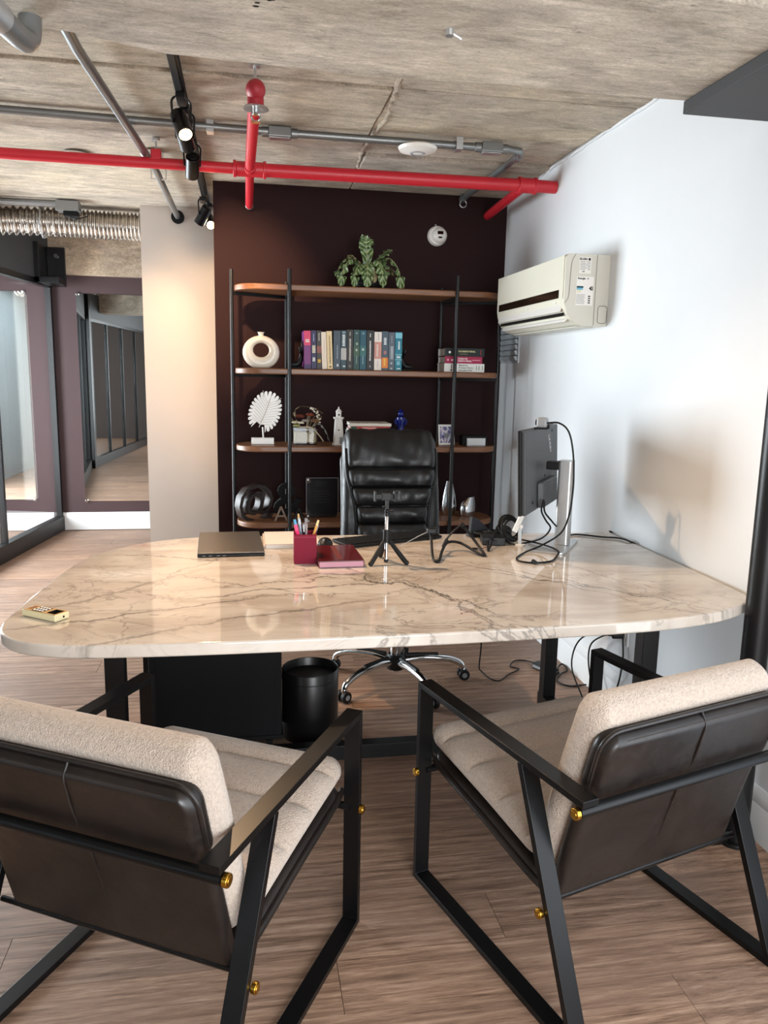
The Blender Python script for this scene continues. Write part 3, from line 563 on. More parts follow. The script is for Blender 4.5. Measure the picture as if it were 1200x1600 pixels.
t = thing('drawer_pedestal', 'black mobile drawer pedestal standing under the left half of the desk', 'cabinet', (-.115, 2.94, 0))
B(-.235, .235, -.2, .2, .072, .63).build('body', M['cabinet'], t, .003); B(-.240, .240, -.203, .2, .058, .073).build('bottom_panel', M['matte'], t, .002); B(-.213, .213, -.2045, -.2, .09, .615).build('back_panel', M['cabinet'], t, .001)
for z0, z1 in ((.085, .26), (.265, .44), (.445, .62)):
    d = B(-.225, .225, .2, .218, z0, z1).build('drawer', M['cabinet'], t, .002); B(-.06, .06, .218, .236, (z0+z1)/2-.006, (z0+z1)/2+.006).build('handle', M['black'], d, .003)
for x in (-.19, .19):
    for y in (-.16, .16):
        c = MB().cyl((x-.011, y, .024), (x+.011, y, .024), .024, n=20).build('caster', M['rubber'], t, .003); B(x-.016, x+.016, y-.012, y+.012, .04, .06).build('caster_fork', M['chrome'], c, .002)
t = thing('waste_bin', 'round black metal waste bin beside the drawer pedestal', 'bin', (.237, 2.895, 0))
MB().lathe([(0, .004), (.108, .0), (.110, .003), (.110, .270), (.108, .273), (.106, .270), (.106, .012), (0, .010)], 56).build('body', P('bin_black', '#101011', .32), t)
MB().lathe([(.1105, .235), (.1115, .2375), (.1105, .240)], 56).build('rim_bead', M['black'], t)

# ------------------------------------------------------------------ armchairs
def armchair(label, loc, rz):
    t = thing('armchair', label, 'armchair', loc, rz, 'cream armchairs facing the desk')
    for s_ in (-1, 1):
        x = s_*.304
        loop = [(x, -.008, .008), (x, -.008, .575), (x, -.655, .560)]
        MB().bar([(x, -.690, .008), (x, -.008, .008), (x, -.008, .575), (x, -.660, .567)], .042, .016, (1, 0, 0)).build('side_frame', M['chairsteel'], t, .0015)
        MB().bar([(x, -.452, .562), (x, -.676, .012)], .042, .017, (1, 0, 0)).build('rear_leg', M['chairsteel'], t, .0015)
        for y, z in ((-.012, .325), (-.648, .546), (-.556, .262)):
            b = MB().cyl((x+s_*.021, y, z), (x+s_*.032, y, z), .0115 if z < .5 else .0128, n=20).build('brass_cap', M['brass'], t, .002); MB().cyl((x+s_*.032, y, z), (x+s_*.0335, y, z), .008, n=16).build('cap_face', M['brass'], b, .001)
    for y, z, r in ((-.012, .325, .010), (-.648, .546, .0125), (-.534, .266, .0065)): MB().cyl((-.324 if z > .5 else -.30, y, z), (.324 if z > .5 else .30, y, z), r, n=18).build('cross_rod', M['chairsteel'], t)
    # leather shell: under the seat, then up the back
    sc_ = poly_curve([(.005, .362), (-.05, .334), (-.25, .302), (-.43, .268), (-.525, .258)][::-1], 10); MB().pad(sc_, .535, .018, .018, .03, .02, nv=40).build('seat_shell', M['leather'], t, angle=60)
    lo_ = poly_curve([(-.505, .250), (-.522, .285), (-.558, .42), (-.597, .553)][::-1], 10)
    MB().pad(lo_, .540, .016, .020, .02, .016, nv=40, nu=40).build('back_lower_panel', M['leather'], t, angle=60)
    up_ = poly_curve([(-.588, .530), (-.612, .62), (-.634, .70)][::-1], 10)
    MB().pad(up_, .540, .020, .034, .045, .020, nv=40, nu=48).build('back_upper_panel', M['leather'], t, angle=60)
    # piping seams that stand proud of the leather
    MB().sweep(spline([(.004, -.529, .268), (.004, -.5605, .36), (.004, -.594, .47), (.004, -.615, .53)]), .0028, 6).build('back_seam', M['leather'], t)
    MB().sweep(spline([(.004, -.622, .545), (.004, -.644, .60), (.004, -.657, .65), (.004, -.661, .675), (.004, -.648, .701)]), .0028, 6).build('back_seam', M['leather'], t)
    yc = lambda z: -.588-(z-.53)*.27
    pp = [(x, yc(z)-.012, z) for x, z in [(-.268, .57), (-.269, .62), (-.269, .655)] + [(-.224-.045*math.cos(R(a)), .656+.045*math.sin(R(a))) for a in range(15, 90, 15)] + [(-.2, .7015), (0, .7020), (.2, .7015)] + [(.224+.045*math.sin(R(a)), .656+.045*math.cos(R(a))) for a in range(15, 90, 15)] + [(.269, .655), (.269, .62), (.268, .57)]]
    MB().sweep(spline(pp, 4), .0050, 8).build('edge_piping', M['leather'], t)
    MB().sweep([(x*.018, -.6597, .683) for x in range(-12, 13)], .0009, 5).build('stitching', paint('#3d332d'), t)
    for s_ in (-1, 1): MB().sweep(spline([(s_*.268, .012, .352), (s_*.270, -.05, .336), (s_*.270, -.25, .304), (s_*.270, -.43, .270), (s_*.268, -.52, .262)], 6), .0085, 10).build('shell_piping', M['leather'], t)
    # cushions
    cu_ = poly_curve([(.025, .385), (-.01, .408), (-.06, .402), (-.25, .372), (-.42, .340), (-.47, .332)][::-1], 10)
    MB().pad(cu_, .545, .036, .036, .05, .045, seams=(.10, .34, .595, .845), sd=.26, sw=.024, nu=40, nv=130).build('seat_cushion', M['boucle'], t, angle=80)
    ba_ = poly_curve([(-.470, .315), (-.505, .45), (-.548, .60), (-.585, .715), (-.602, .757)][::-1], 10)
    MB().pad(ba_, .548, .040, .046, .055, .045, nu=40, nv=70).build('back_cushion', M['boucle'], t, angle=80)
    return t
aR = Vector((.955, .295)); aL = Vector((.868, -.497))
pR = Vector((.453, 1.958)) + aR*.325; pL = Vector((.277, 1.793)) - aL*.325
armchair('cream boucle armchair on the right, brown leather back, angled towards the left', (pR.x, pR.y, 0), math.atan2(aR.y, aR.x))
armchair('cream boucle armchair on the left, brown leather back, angled towards the right', (pL.x, pL.y, 0), math.atan2(aL.y, aL.x))

# ------------------------------------------------------------------ executive chair
t = thing('executive_chair', 'high-backed black leather swivel chair behind the desk on a chrome star base', 'office chair', (.667, 3.357, 0))
for k in range(5):
    a = R(72*k); d = Vector((math.cos(a), math.sin(a), 0)); lg = MB().sweep(spline([d*.03+Vector((0, 0, .105)), d*.12+Vector((0, 0, .115)), d*.24+Vector((0, 0, .105)), d*.305+Vector((0, 0, .08)), d*.322+Vector((0, 0, .052))]), lambda i: .019-.006*i/32, 14).build('base_leg', M['chrome'], t)
    MB().sweep([d*.05+Vector((0, 0, .130)), d*.2+Vector((0, 0, .127))], .010, 10).build('foot_pad', M['plastic'], lg, .002)
    sd_ = Vector((-d.y, d.x, 0)); c = d*.325 + Vector((0, 0, .026)); cs = MB()
    for s_ in (-1, 1): cs.cyl(c+sd_*.006*s_, c+sd_*.026*s_, .026, n=22)
    cs = cs.build('caster', M['plastic'], t, .004); MB().cyl(c-sd_*.028, c+sd_*.028, .012, n=16).build('hub_cap', M['grey'], cs); MB().cyl(c-sd_*.008+Vector((0, 0, .0)), c+Vector((0, 0, .034)), .011, n=12).build('stem', M['chrome'], cs)
MB().lathe([(0, .07), (.04, .07), (.046, .09), (.046, .125), (.034, .14), (0, .14)], 32).build('hub', M['plastic'], t); MB().cyl((0, 0, .055), (0, 0, .07), .018, n=20).build('hub_cap', M['chrome'], t)
MB().cyl((0, 0, .14), (0, 0, .28), .026, n=24).build('gas_lift', M['chrome'], t); MB().cyl((0, 0, .28), (0, 0, .40), .018, n=20).build('piston', M['chrome'], t)
B(-.09, .09, -.12, .12, .395, .43).build('tilt_mechanism', M['plastic'], t, .01)
MB().pad(poly_curve([(-.26, .47), (-.22, .49), (0, .485), (.2, .475)], 10), .50, .05, .05, .07, .05, nv=40).build('seat', M['black_leather'], t, angle=70)
bc = poly_curve([(.185, .47), (.175, .60), (.180, .72), (.198, .86), (.226, .985), (.258, 1.062), (.298, 1.088), (.335, 1.052)], 12)
def inv(z):   # curve parameter of a height on the back
    return min((abs(bc(i/300)[1]-z), i/300) for i in range(280))[1]
tp = lambda v: .80+.20*(lambda q: q*q*(3-2*q))(max(0, min(1, (v-.38)/.34)))
MB().pad(bc, .425, .058, .03, .03, .03, seams=[inv(z) for z in (.962, .880, .797, .716, .64)], sd=.22, sw=.022, nu=44, nv=230, wob=.10, taper=tp).build('back_cushion', M['black_leather'], t, angle=80)
for s_ in (-1, 1):
    p = MB().pad(poly_curve([(.21, .48), (.20, .60), (.205, .72), (.22, .86), (.246, .98), (.278, 1.068), (.312, 1.086)], 12), .098, .048, .04, .04, .035, seams=(.72,), sd=.15, sw=.006, nv=70, nu=18, wob=.06, taper=lambda v: 1.12-.16*v); p.xf(TR((s_*.196, 0, 0), 0, R(-s_*1.0), 0)); p.build('side_bolster', M['black_leather'], t, angle=80)
    MB().sweep([Vector((s_*(.2125*tp(v/20*.84)+.001), bc(v/20*.84)[0]-.026, bc(v/20*.84)[1]+.006)) for v in range(21)], .006, 8).build('piping', M['black_leather'], t)
MB().pad(poly_curve([(.245, .47), (.25, .7), (.285, .93), (.33, 1.045)], 12), .46, .02, .03, .06, .03, nv=40).build('back_shell', M['black_leather'], t, angle=70)
for s_ in (-1, 1):
    MB().sweep(spline([(s_*.27, .12, .44), (s_*.30, .10, .56), (s_*.30, .0, .64), (s_*.295, -.16, .645)]), .016, 12).build('arm_frame', M['chrome'], t); B(s_*.30-.028, s_*.30+.028, -.18, .06, .645, .675).build('arm_pad', M['black_leather'], t, .012, 3)

# ------------------------------------------------------------------ bookshelf
t = thing('bookshelf', 'open walnut bookshelf with four rounded shelves on slim black steel posts', 'bookshelf', (.69, 4.44, 0))
ST = [.580, 1.003, 1.421, 1.858]
for z in ST:
    MB().prism(rrect(-.742, .742, -.16, .16, .145, 14), z-.032, z).build('shelf', M['walnut'], t, .007, 3, 50)
    for s_ in (-1, 1):
        br = MB().box(-.008, .008, 0, .30, -.008, .008, TR((s_*.455, -.15, z-.041))).build('bracket', M['black'], t)
        a, b = Vector((s_*.455, .165, z-.041)), Vector((s_*.75, 0.0, z-.041)); d = b-a
        MB().box(0, d.length, -.008, .008, -.008, .008, TR(a, 0, 0, math.atan2(d.y, d.x))).build('bracket', M['black'], t)
for s_ in (-1, 1):
    MB().cyl((s_*.455, -.172, 0), (s_*.455, -.172, 1.935), .0100, n=18).build('post', M['black'], t); MB().cyl((s_*.455, .172, 0), (s_*.455, .172, 1.905), .0088, n=16).build('post', M['black'], t); MB().cyl((s_*.757, 0, 0), (s_*.757, 0, 1.942), .0095, n=16).build('post', M['black'], t)

def book(label, x, y, z, w_, h_, d_, cover, group, bands=(), marks=(), lean=0.0, titles=()):
    # upright book, spine towards -Y; bands (z0, z1, colour), marks (z0, z1, x fraction, width fraction, colour): printed blocks too small to read
    t = thing('book', label, 'book', (x, y, z), 0, group); t.rotation_euler = (0, lean, 0)
    cv = MB().box(0, w_, 0, .0025, 0, h_).box(0, .002, .0025, d_, 0, h_).box(w_-.002, w_, .0025, d_, 0, h_); cv.build('cover', paint(cover, .4), t, .0006)
    B(.0022, w_-.0022, .003, d_-.004, .003, h_-.003).build('pages', M['paper'], t)
    for z0, z1, c in bands: B(.0002, w_-.0002, -.0006, .0004, h_*z0, h_*z1).build('spine_band', paint(c, .4), t)
    k = 0
    for z0, z1, fx, fwd, c in marks:
        mk = MB(); zz = h_*z0; rr = random.Random(int(z0*999)+int(x*999))
        while zz < h_*z1:
            l = rr.uniform(.0035, .008); mk.box(w_*(fx-fwd/2)+rr.uniform(0, .0012), w_*(fx+fwd/2)-rr.uniform(0, .0012), -.0010, -.0004, zz, min(zz+l, h_*z1)); zz += l+.0018
        mk.build('spine_print', paint(c, .5), t)
    for s, size, zc_, c in titles: text(s, size, paint(c, .5), t, Matrix.Translation((w_/2, -.0009, h_*zc_)) @ Matrix.Rotation(R(90), 4, 'X') @ Matrix.Rotation(R(-90), 4, 'Z'), 'spine_title', .0003)
    return t
G = 'law books between the hand bookends'
bz, by = 1.4215, 4.345
BK = [ # x0, width, height, cover, label, bands, marks
 (.315, .038, .203, '#7a3277', 'magenta and purple book at the left end of the row', [(.62, 1, '#e0406a'), (0, .12, '#3a1e58')], [(.70, .78, .5, .6, '#efe4d8')]),
 (.354, .029, .206, '#2c2450', 'dark violet book with white blocks, second from the left', [], [(.72, .92, .5, .25, '#9aa3c8'), (.42, .62, .5, .7, '#ece4c8'), (.20, .30, .5, .55, '#f0ece6')]),
 (.384, .027, .206, '#3b332d', 'brown-grey book with a red block and yellow emblem', [(.42, .60, '#8d4f42')], [(.74, .94, .5, .3, '#b9b2a8'), (.17, .26, .5, .7, '#e2b64a')]),
 (.4125, .028, .199, '#efdfcb', 'slim cream book, left of the wider cream one', [], [(.2, .8, .55, .12, '#c9b49c')]),
 (.4415, .031, .204, '#ecd3a2', 'wider cream-yellow book with brown lettering', [], [(.15, .88, .55, .22, '#7b5c30'), (.05, .09, .55, .4, '#4b3514')]),
 (.4735, .040, .209, '#3f4d5a', 'slate blue book beside the cream books', [], [(.28, .62, .55, .14, '#a9b4be'), (.08, .14, .6, .3, '#e8eaec')]),
 (.5145, .032, .211, '#2a4a53', 'dark teal book with a pale grey label and white capitals', [(.25, .55, '#b9b7b2')], [(.60, .90, .5, .5, '#dfe5e6'), (.93, .97, .5, .5, '#b9c8cc'), (.07, .11, .6, .45, '#e8eef0')]),
 (.5475, .036, .216, '#241f1c', 'black book with pale lettering left of the green pair', [], [(.85, .94, .5, .2, '#b7b0a6'), (.22, .78, .5, .26, '#d4cdc2'), (.06, .12, .5, .28, '#8d877e')]),
 (.5845, .034, .216, '#1f4644', 'dark green book, left one of the green pair', [(.34, .58, '#3c5a44')], [(.90, .94, .5, .4, '#7fa09a'), (.62, .68, .55, .4, '#9fb29a'), (.47, .52, .5, .3, '#d8e0cf'), (.15, .36, .5, .2, '#8aa58e')]),
 (.6195, .036, .215, '#125262', 'teal green book, right one of the green pair', [(.36, .60, '#2f6a68')], [(.90, .94, .5, .35, '#8bb4b8'), (.49, .54, .5, .35, '#dbe7e2'), (.15, .36, .5, .16, '#9cc2c2')]),
 (.6565, .042, .215, '#1d1b1b', 'thick black book with white lettering right of the green pair', [], [(.83, .92, .5, .16, '#d8d6d2'), (.24, .74, .5, .22, '#e6e4e0'), (.07, .13, .5, .2, '#a5a3a0')]),
 (.6995, .042, .208, '#ece3da', 'white book with a wide salmon band', [(.30, .74, '#cf9486')], [(.36, .68, .42, .30, '#e8cfc6'), (.80, .96, .55, .12, '#a89c92'), (.08, .24, .5, .1, '#b9aca2')]),
 (.7425, .036, .212, '#475866', 'blue-grey book with an orange base band', [(.06, .33, '#e98432')], [(.66, .84, .5, .45, '#d6dde2'), (.42, .50, .5, .45, '#c98a82'), (.12, .30, .45, .32, '#f5cf62')]),
 (.7795, .036, .208, '#58636e', 'plain slate grey book next to the turquoise one', [], [(.72, .92, .5, .16, '#a3adb5'), (.30, .64, .55, .5, '#b5bcc2'), (.17, .22, .5, .3, '#d0d5d9'), (.04, .08, .5, .3, '#dfe2d6')]),
 (.8165, .040, .210, '#127b90', 'turquoise book at the right end of the row', [(.84, .98, '#7cc4d6'), (.41, .425, '#a8d8e0'), (.28, .295, '#a8d8e0')], [(.55, .76, .55, .28, '#e4f2f4'), (.33, .38, .5, .6, '#e4f2f4'), (.15, .25, .5, .5, '#8fcbd6'), (.04, .07, .55, .5, '#e4f2f4')]),
]
for k, (x, w_, h_, c, lab, ba_, ma_) in enumerate(BK):
    book(lab, x+.004, by, bz, w_-.0012, h_, .15, c, G, ba_, ma_, R(-2.2) if k in (3, 4) else (R(-1.0) if k < 3 else 0))
def flat_book(label, x0, x1, y, z, th, d_, cover, group, page=True, rz=0.0, cat='book', name='book'):
    t = thing(name, label, cat, (x0, y, z), rz, group); w_ = x1-x0
    MB().box(0, w_, 0, .003, 0, th).box(0, w_, .003, d_, 0, .003).box(0, w_, .003, d_, th-.003, th).build('cover', paint(cover, .4), t, .0008); B(.003, w_-.003, .003, d_-.003, .003, th-.003).build('pages', M['paper'], t); return t
RXm = Matrix.Rotation(R(90), 4, 'X'); G2 = 'books stacked flat on the right of the second shelf'
def ft(t, s, size, x, z, c, bold=0.0): text(s, size, paint(c, .5), t, TR((x, -.0006, z)) @ RXm, 'spine_title', .0003, 'LEFT', bold)
t = flat_book('white hardback at the bottom of the flat book stack', 1.101, 1.335, 4.335, bz, .047, .17, '#e6e5e0', G2)
for k, s in enumerate(('Manual de', 'Processo Penal e', 'Execução Penal')): ft(t, s, .0125, .084, .037-k*.0135, '#3d5a52' if k == 1 else '#45484a', .0002)
B(.036, .046, -.0006, .0002, .006, .014).build('spine_mark', paint('#3a3a3a'), t); B(.040, .045, -.0006, .0002, .017, .041).build('spine_mark', paint('#6a6a6a'), t)
for x in (.185, .20, .22): B(x, x+.006, -.0006, .0002, .012, .036).build('spine_mark', paint('#9aa3a0'), t)
t = flat_book('crimson hardback in the middle of the flat book stack', 1.105, 1.322, 4.337, bz+.0473, .039, .17, '#a3234b', G2)
ft(t, 'CURSO DE', .0115, .074, .026, '#f3dfe2', .0004); ft(t, 'DIREITO PENAL', .0115, .074, .0135, '#f3dfe2', .0004); B(.035, .052, -.0006, .0002, .013, .023).build('spine_mark', paint('#f3dfe2'), t); B(.012, .022, -.0006, .0002, .014, .024).build('spine_mark', paint('#e9b5c2'), t); B(.156, .205, -.0006, .0002, .016, .021).build('spine_mark', paint('#d98fa4'), t)
t = flat_book('black hardback with gold lettering on top of the flat book stack', 1.103, 1.333, 4.336, bz+.0866, .045, .17, '#17201f', G2)
ft(t, 'DE DIREITO PENAL', .0115, .078, .027, '#d9cf9a', .0004); ft(t, 'Parte Geral', .009, .088, .013, '#b3a86a'); MB().sphere((.028, .0, .022), .007, (1, .15, 1), 12).build('spine_mark', M['ceramic'], t); B(.205, .210, -.0006, .0002, .008, .036).build('spine_mark', paint('#8e3430'), t)

# black hand bookends
def bookend(label, x, flip):
    t = thing('hand_bookend', label, 'bookend', (x, 4.42, bz), 0); s_ = flip
    B(-.055 if s_ > 0 else -.01, .01 if s_ > 0 else .055, -.05, .05, 0, .012).build('base', M['matte'], t, .004)
    MB().sweep(spline([(-.05*s_, 0, .022), (-.02*s_, 0, .024), (.0*s_, 0, .045), (.008*s_, 0, .085)]), lambda i: .015+.003*math.sin(i*.2), 14).build('wrist', M['plastic'], t)
    hand = MB().sphere((.009*s_, 0, .093), .03, (.45, 1, 1.1), 16); hand.build('palm', M['plastic'], t)
    for k, (y, l) in enumerate(((-.024, .035), (-.008, .048), (.008, .045), (.022, .032))):
        MB().sweep(spline([(.009*s_, y, .105), (.010*s_, y*1.05, .105+l*.5), (.013*s_, y*1.05, .105+l)]), lambda i: .0075-.002*i/16, 10).build('finger', M['plastic'], t)
    MB().sweep(spline([(.008*s_, -.022, .075), (-.002*s_, -.04, .095), (-.004*s_, -.045, .118)]), .0075, 10).build('thumb', M['plastic'], t)
bookend('black hand-shaped bookend at the left end of the book row', .302, 1); bookend('black hand-shaped bookend at the right end of the book row', .880, -1)

# plant on the top shelf
t = thing('potted_plant', 'variegated leafy plant in a low black pot on the top shelf', 'plant', (.672, 4.43, ST[3]))
MB().lathe([(0, 0), (.070, 0), (.080, .012), (.076, .016), (.076, .020), (.084, .024), (.084, .036), (.088, .04), (.088, .048), (.080, .048), (.078, .04), (0, .038)], 48).build('pot', M['plastic'], t); MB().lathe([(.077, .041), (0, .043)], 32).build('soil', M['soil'], t)
def leaf_mesh(pts, wmax, wav=.006, fold=.25, n=26, ph=0.0):
    sp_ = spline(pts, 10); N = len(sp_); m_ = MB(); uvl = m_.bm.loops.layers.uv.new('UVMap'); grid = []
    for i, p in enumerate(sp_):
        v = i/(N-1); w_ = wmax*max(.04, (math.sin(math.pi*min(1, v*.93+.03))**.55)*(0.55+.45*min(1, v*2.2))) * (1 if v < .96 else .55)
        tan = (sp_[min(i+1, N-1)]-sp_[max(i-1, 0)]).normalized(); side = tan.cross(Vector((0, 0, 1)))
        if side.length < .15: side = tan.cross(Vector((0, 1, 0)))
        side.normalize(); side = (side + Vector((0, 0, 0))).normalized(); nor = side.cross(tan).normalized(); row = []
        for k in range(5):
            a = (k-2)/2; wv = wav*math.sin(v*38+ph+a)*abs(a); row.append(m_.bm.verts.new(p + side*a*w_*.5 + nor*(wv - fold*w_*.5*abs(a))))
        grid.append(row)
    for i in range(N-1):
        for k in range(4):
            f = m_.bm.faces.new((grid[i][k], grid[i][k+1], grid[i+1][k+1], grid[i+1][k]))
            for lp, (ii, kk) in zip(f.loops, ((i, k), (i, k+1), (i+1, k+1), (i+1, k))): lp[uvl].uv = (kk/4, ii/(N-1))
    return m_
LV = [ # azimuth-like direction (x, y), reach, peak, drop end, width, dry
 ((-.06, -.05), .02, .285, .285, .062, 0), ((.6, -.3), .115, .215, .205, .066, 0), ((-.95, -.35), .165, .150, .004, .058, 0), ((-.75, -.75), .12, .125, .004, .052, 0), ((-.15, -1), .105, .13, -.0, .060, 0), ((.9, -.35), .19, .165, .0, .060, 0),
 ((.55, -.8), .125, .145, .004, .055, 0), ((.98, .1), .20, .12, .004, .05, 1), ((-.95, .3), .17, .17, .06, .055, 0), ((.25, -.95), .10, .11, .03, .036, 1), ((-.5, .2), .09, .19, .18, .022, 1), ((.8, .5), .15, .17, .08, .055, 0)]
for k, ((dx, dy), reach, pk_, end, wd, dry) in enumerate(LV):
    l = math.hypot(dx, dy); dx, dy = dx/l, dy/l
    if end > pk_*.8: pts = [(dx*.01, dy*.01, .04), (dx*reach*.3, dy*reach*.3, .04+pk_*.45), (dx*reach*.7, dy*reach*.7, pk_*.85), (dx*reach, dy*reach, pk_*.97), (dx*(reach+.025), dy*(reach+.025), end)]
    else: pts = [(dx*.01, dy*.01, .04), (dx*reach*.35, dy*reach*.35, pk_*.85), (dx*reach*.65, dy*reach*.65, pk_), (dx*reach*.92, dy*reach*.92, pk_*.62+end*.3), (dx*reach, dy*reach, end)]
    o = leaf_mesh(pts, wd*1.3, .010, .25, ph=k).build('leaf', M['dryleaf'] if dry else M['leaf'], t, angle=180)
    MB().sweep([Vector(p)+Vector((0, 0, .0015)) for p in spline(pts, 6)], .0018, 5).build('midrib', paint('#a5b080'), o)

# ring vase
t = thing('ring_vase', 'cream ceramic ring-shaped vase with a short neck on the second shelf', 'vase', (.088, 4.42, ST[2]))
rv = MB(); n1, n2 = 64, 20; vs = []
for i in range(n1):
    a = 2*math.pi*i/n1; rmid = .0745; rr = .0285 - .007*math.sin(a) ; ci = (rmid + .004*(1-abs(math.sin(a))))
    cx, cz_ = (.066+.004*0)*math.cos(a), .090 + .004 + .060*math.sin(a) - .0
    for k in range(n2):
        b = 2*math.pi*k/n2; ro = rr*math.cos(b); vs.append(((.0715+ro)*math.cos(a), .026*math.sin(b), .0905+(.0645+ro*.92)*math.sin(a)))
rv._add([(x, y, max(z, .0005)) for x, y, z in vs], [(i*n2+k, ((i+1) % n1)*n2+k, ((i+1) % n1)*n2+(k+1) % n2, i*n2+(k+1) % n2) for i in range(n1) for k in range(n2)]); rv.build('ring_body', P('cream_glaze', '#e9e0d0', .3), t, angle=80)
MB().lathe([(.016, .168), (.0125, .176), (.0155, .188), (.020, .193), (.017, .193), (.010, .186), (0, .178)], 32).build('neck', P('cream_neck', '#e9e0d0', .3), t)

# white leaf sculpture
t = thing('leaf_sculpture', 'white carved palm leaf sculpture on a small block, third shelf left', 'sculpture', (.093, 4.425, ST[1]))
B(-.062, .062, -.018, .018, 0, .036).build('base', M['ceramic'], t, .002); MB().cyl((.004, 0, .036), (.0, 0, .095), .004, n=12).build('stem', M['ceramic'], t)
ol = []; NS = 26; tilt = R(22); 
for i in range(NS*6):
    th = 2*math.pi*i/(NS*6); q = i % 6; r = .104*(1-.13*math.cos(th)*0) ; s_ = math.sin(th/2)
    base_r = .100*(1+.10*math.cos(2*th)) * (1 if abs(th-math.pi) < 2.75 else .62)
    r = base_r*(.74 if q in (0,) and abs(th-math.pi) < 2.7 else (1.0 if q in (2, 3, 4) else .955))
    ol.append((r*math.sin(th)*.97, .0 - r*math.cos(th)*1.08))
lm = MB(); vs = [(0, 0, .004)] + [(x, z, .003) for x, z in ol] + [(0, 0, -.004)] + [(x, z, -.003) for x, z in ol]; n = len(ol)
lm._add(vs, [(0, 1+i, 1+(i+1) % n) for i in range(n)] + [(n+1, n+2+(i+1) % n, n+2+i) for i in range(n)] + [(1+i, n+2+i, n+2+(i+1) % n, 1+(i+1) % n) for i in range(n)])
LT = TR((.014, 0, .178), R(90)) @ Matrix.Rotation(-tilt, 4, 'Z'); lm.xf(LT); lf = lm.build('leaf', M['ceramic'], t)
ribs = MB(); ribs.sweep([LT @ Vector(p) for p in ((0, -.09, .0045), (.004, 0, .0055), (0, .085, .004))], .0028, 6)
for k in range(-4, 6):
    for s_ in (-1, 1): ribs.sweep([LT @ Vector(p) for p in ((0, k*.014-.018, .005), (s_*.035, k*.0155+.002, .005), (s_*.068*(1-abs(k-1)*.05), k*.0175+.018, .0038))], .0014, 5)
ribs.build('leaf_veins', P('carved_shadow', '#d8d3ca', .5), lf)

# dried flowers in glass cube
t = thing('dried_flowers', 'dried flower arrangement in a small square glass vase, third shelf', 'flower arrangement', (.328, 4.42, ST[1]))
gv = MB(); gv.box(-.068, .068, -.05, .05, .0, .010).box(-.068, -.063, -.05, .05, .01, .092).box(.063, .068, -.05, .05, .01, .092).box(-.063, .063, -.05, -.045, .01, .092).box(-.063, .063, .045, .05, .01, .092); gv.build('glass_vase', M['clear'], t)
B(-.060, .060, -.042, .042, .012, .070).build('filler', P('dry_moss', '#a59a7c', .9, bump=.8, bscale=80, vary=.4), t, .006)
rr = random.Random(5)
for k in range(10):
    a = rr.uniform(-1, 1); pts = [(a*.03, rr.uniform(-.03, .03), .06), (a*.06, rr.uniform(-.03, .03), .11), (a*.10, rr.uniform(-.04, .03), .13+rr.uniform(0, .05))]
    MB().sweep(spline(pts, 6), .0014, 5).build('twig', paint('#8d7a5c'), t)
for x, y, z, r, c in ((-.03, -.01, .150, .030, '#6a3326'), (.025, -.02, .160, .026, '#7c3b28'), (.055, -.015, .125, .030, '#7a5a42'), (.0, -.03, .128, .024, '#9a8f88'), (-.025, -.04, .118, .020, '#d8cdb8'), (-.055, -.02, .118, .024, '#c9c0a4'), (-.05, -.03, .10, .022, '#9a9a62')):
    fl_ = MB()
    for q in range(12):
        a = q*2.4; e = .35+.5*(q/12); d = Vector((math.cos(a)*math.cos(e), math.sin(a)*math.cos(e), math.sin(e))); fl_.sphere(Vector((x, y, z))+d*r*.55, r*.42, (1, 1, .6), 8)
    fl_.build('blossom', paint(c, .8), t)
for k in range(22):
    u = k/21; x = .035+.055*u+rr.uniform(-.01, .01); z = .205-.085*u**1.6+rr.uniform(-.01, .01); MB().sphere((x, -.02+rr.uniform(-.012, .012), z), .0058, (1, 1, .8), 8).build('small_blossom', paint('#dcd3bf', .8), t)
leaf_mesh([(-.02, 0, .09), (-.06, -.01, .17), (-.03, -.01, .212), (.05, -.015, .205), (.10, -.015, .175)], .022, .002, .2).build('dried_leaf', M['dryleaf'], t, angle=180)
leaf_mesh([(.02, -.03, .09), (.07, -.04, .12), (.11, -.05, .085), (.135, -.05, .02)], .034, .004, .2, ph=2).build('dried_leaf', paint('#8f948c', .7), t, angle=180)
leaf_mesh([(-.04, -.02, .09), (-.085, -.02, .16), (-.095, -.02, .19)], .03, .003, .2, ph=1).build('dried_leaf', paint('#8a8468', .7), t, angle=180)
MB().sweep(spline([(-.03, -.05, .10), (.03, -.056, .098), (.075, -.06, .055), (.10, -.06, .02)]), .0035, 6).build('ribbon', paint('#b9a88c'), t)

# lighthouse
t = thing('lighthouse_figurine', 'small white wooden lighthouse figurine left of the magazines', 'figurine', (.516, 4.40, ST[1]))
MB().lathe([(0, 0), (.036, 0), (.036, .007), (.031, .007), (.022, .145), (.0, .145)], 8).build('tower', M['ceramic'], t); MB().lathe([(0, .145), (.029, .145), (.031, .156), (.0, .156)], 8).build('gallery', M['ceramic'], t, .001)
MB().cyl((0, 0, .156), (0, 0, .186), .015, n=8).build('lantern_room', M['ceramic'], t); MB().lathe([(.0195, .186), (.004, .204), (.003, .212), (0, .214)], 8).build('roof', M['ceramic'], t)
for z in (.165,): MB().cyl((0, -.012, z+.004), (0, -.0165, z+.004), .005, n=12).build('window', M['matte'], t)
MB().cyl((-.002, -.018, .085), (-.002, -.030, .085), .004, n=12).build('window', M['matte'], t); B(.004, .022, -.0345, -.02, .007, .045).build('door', M['grey'], t, .002)
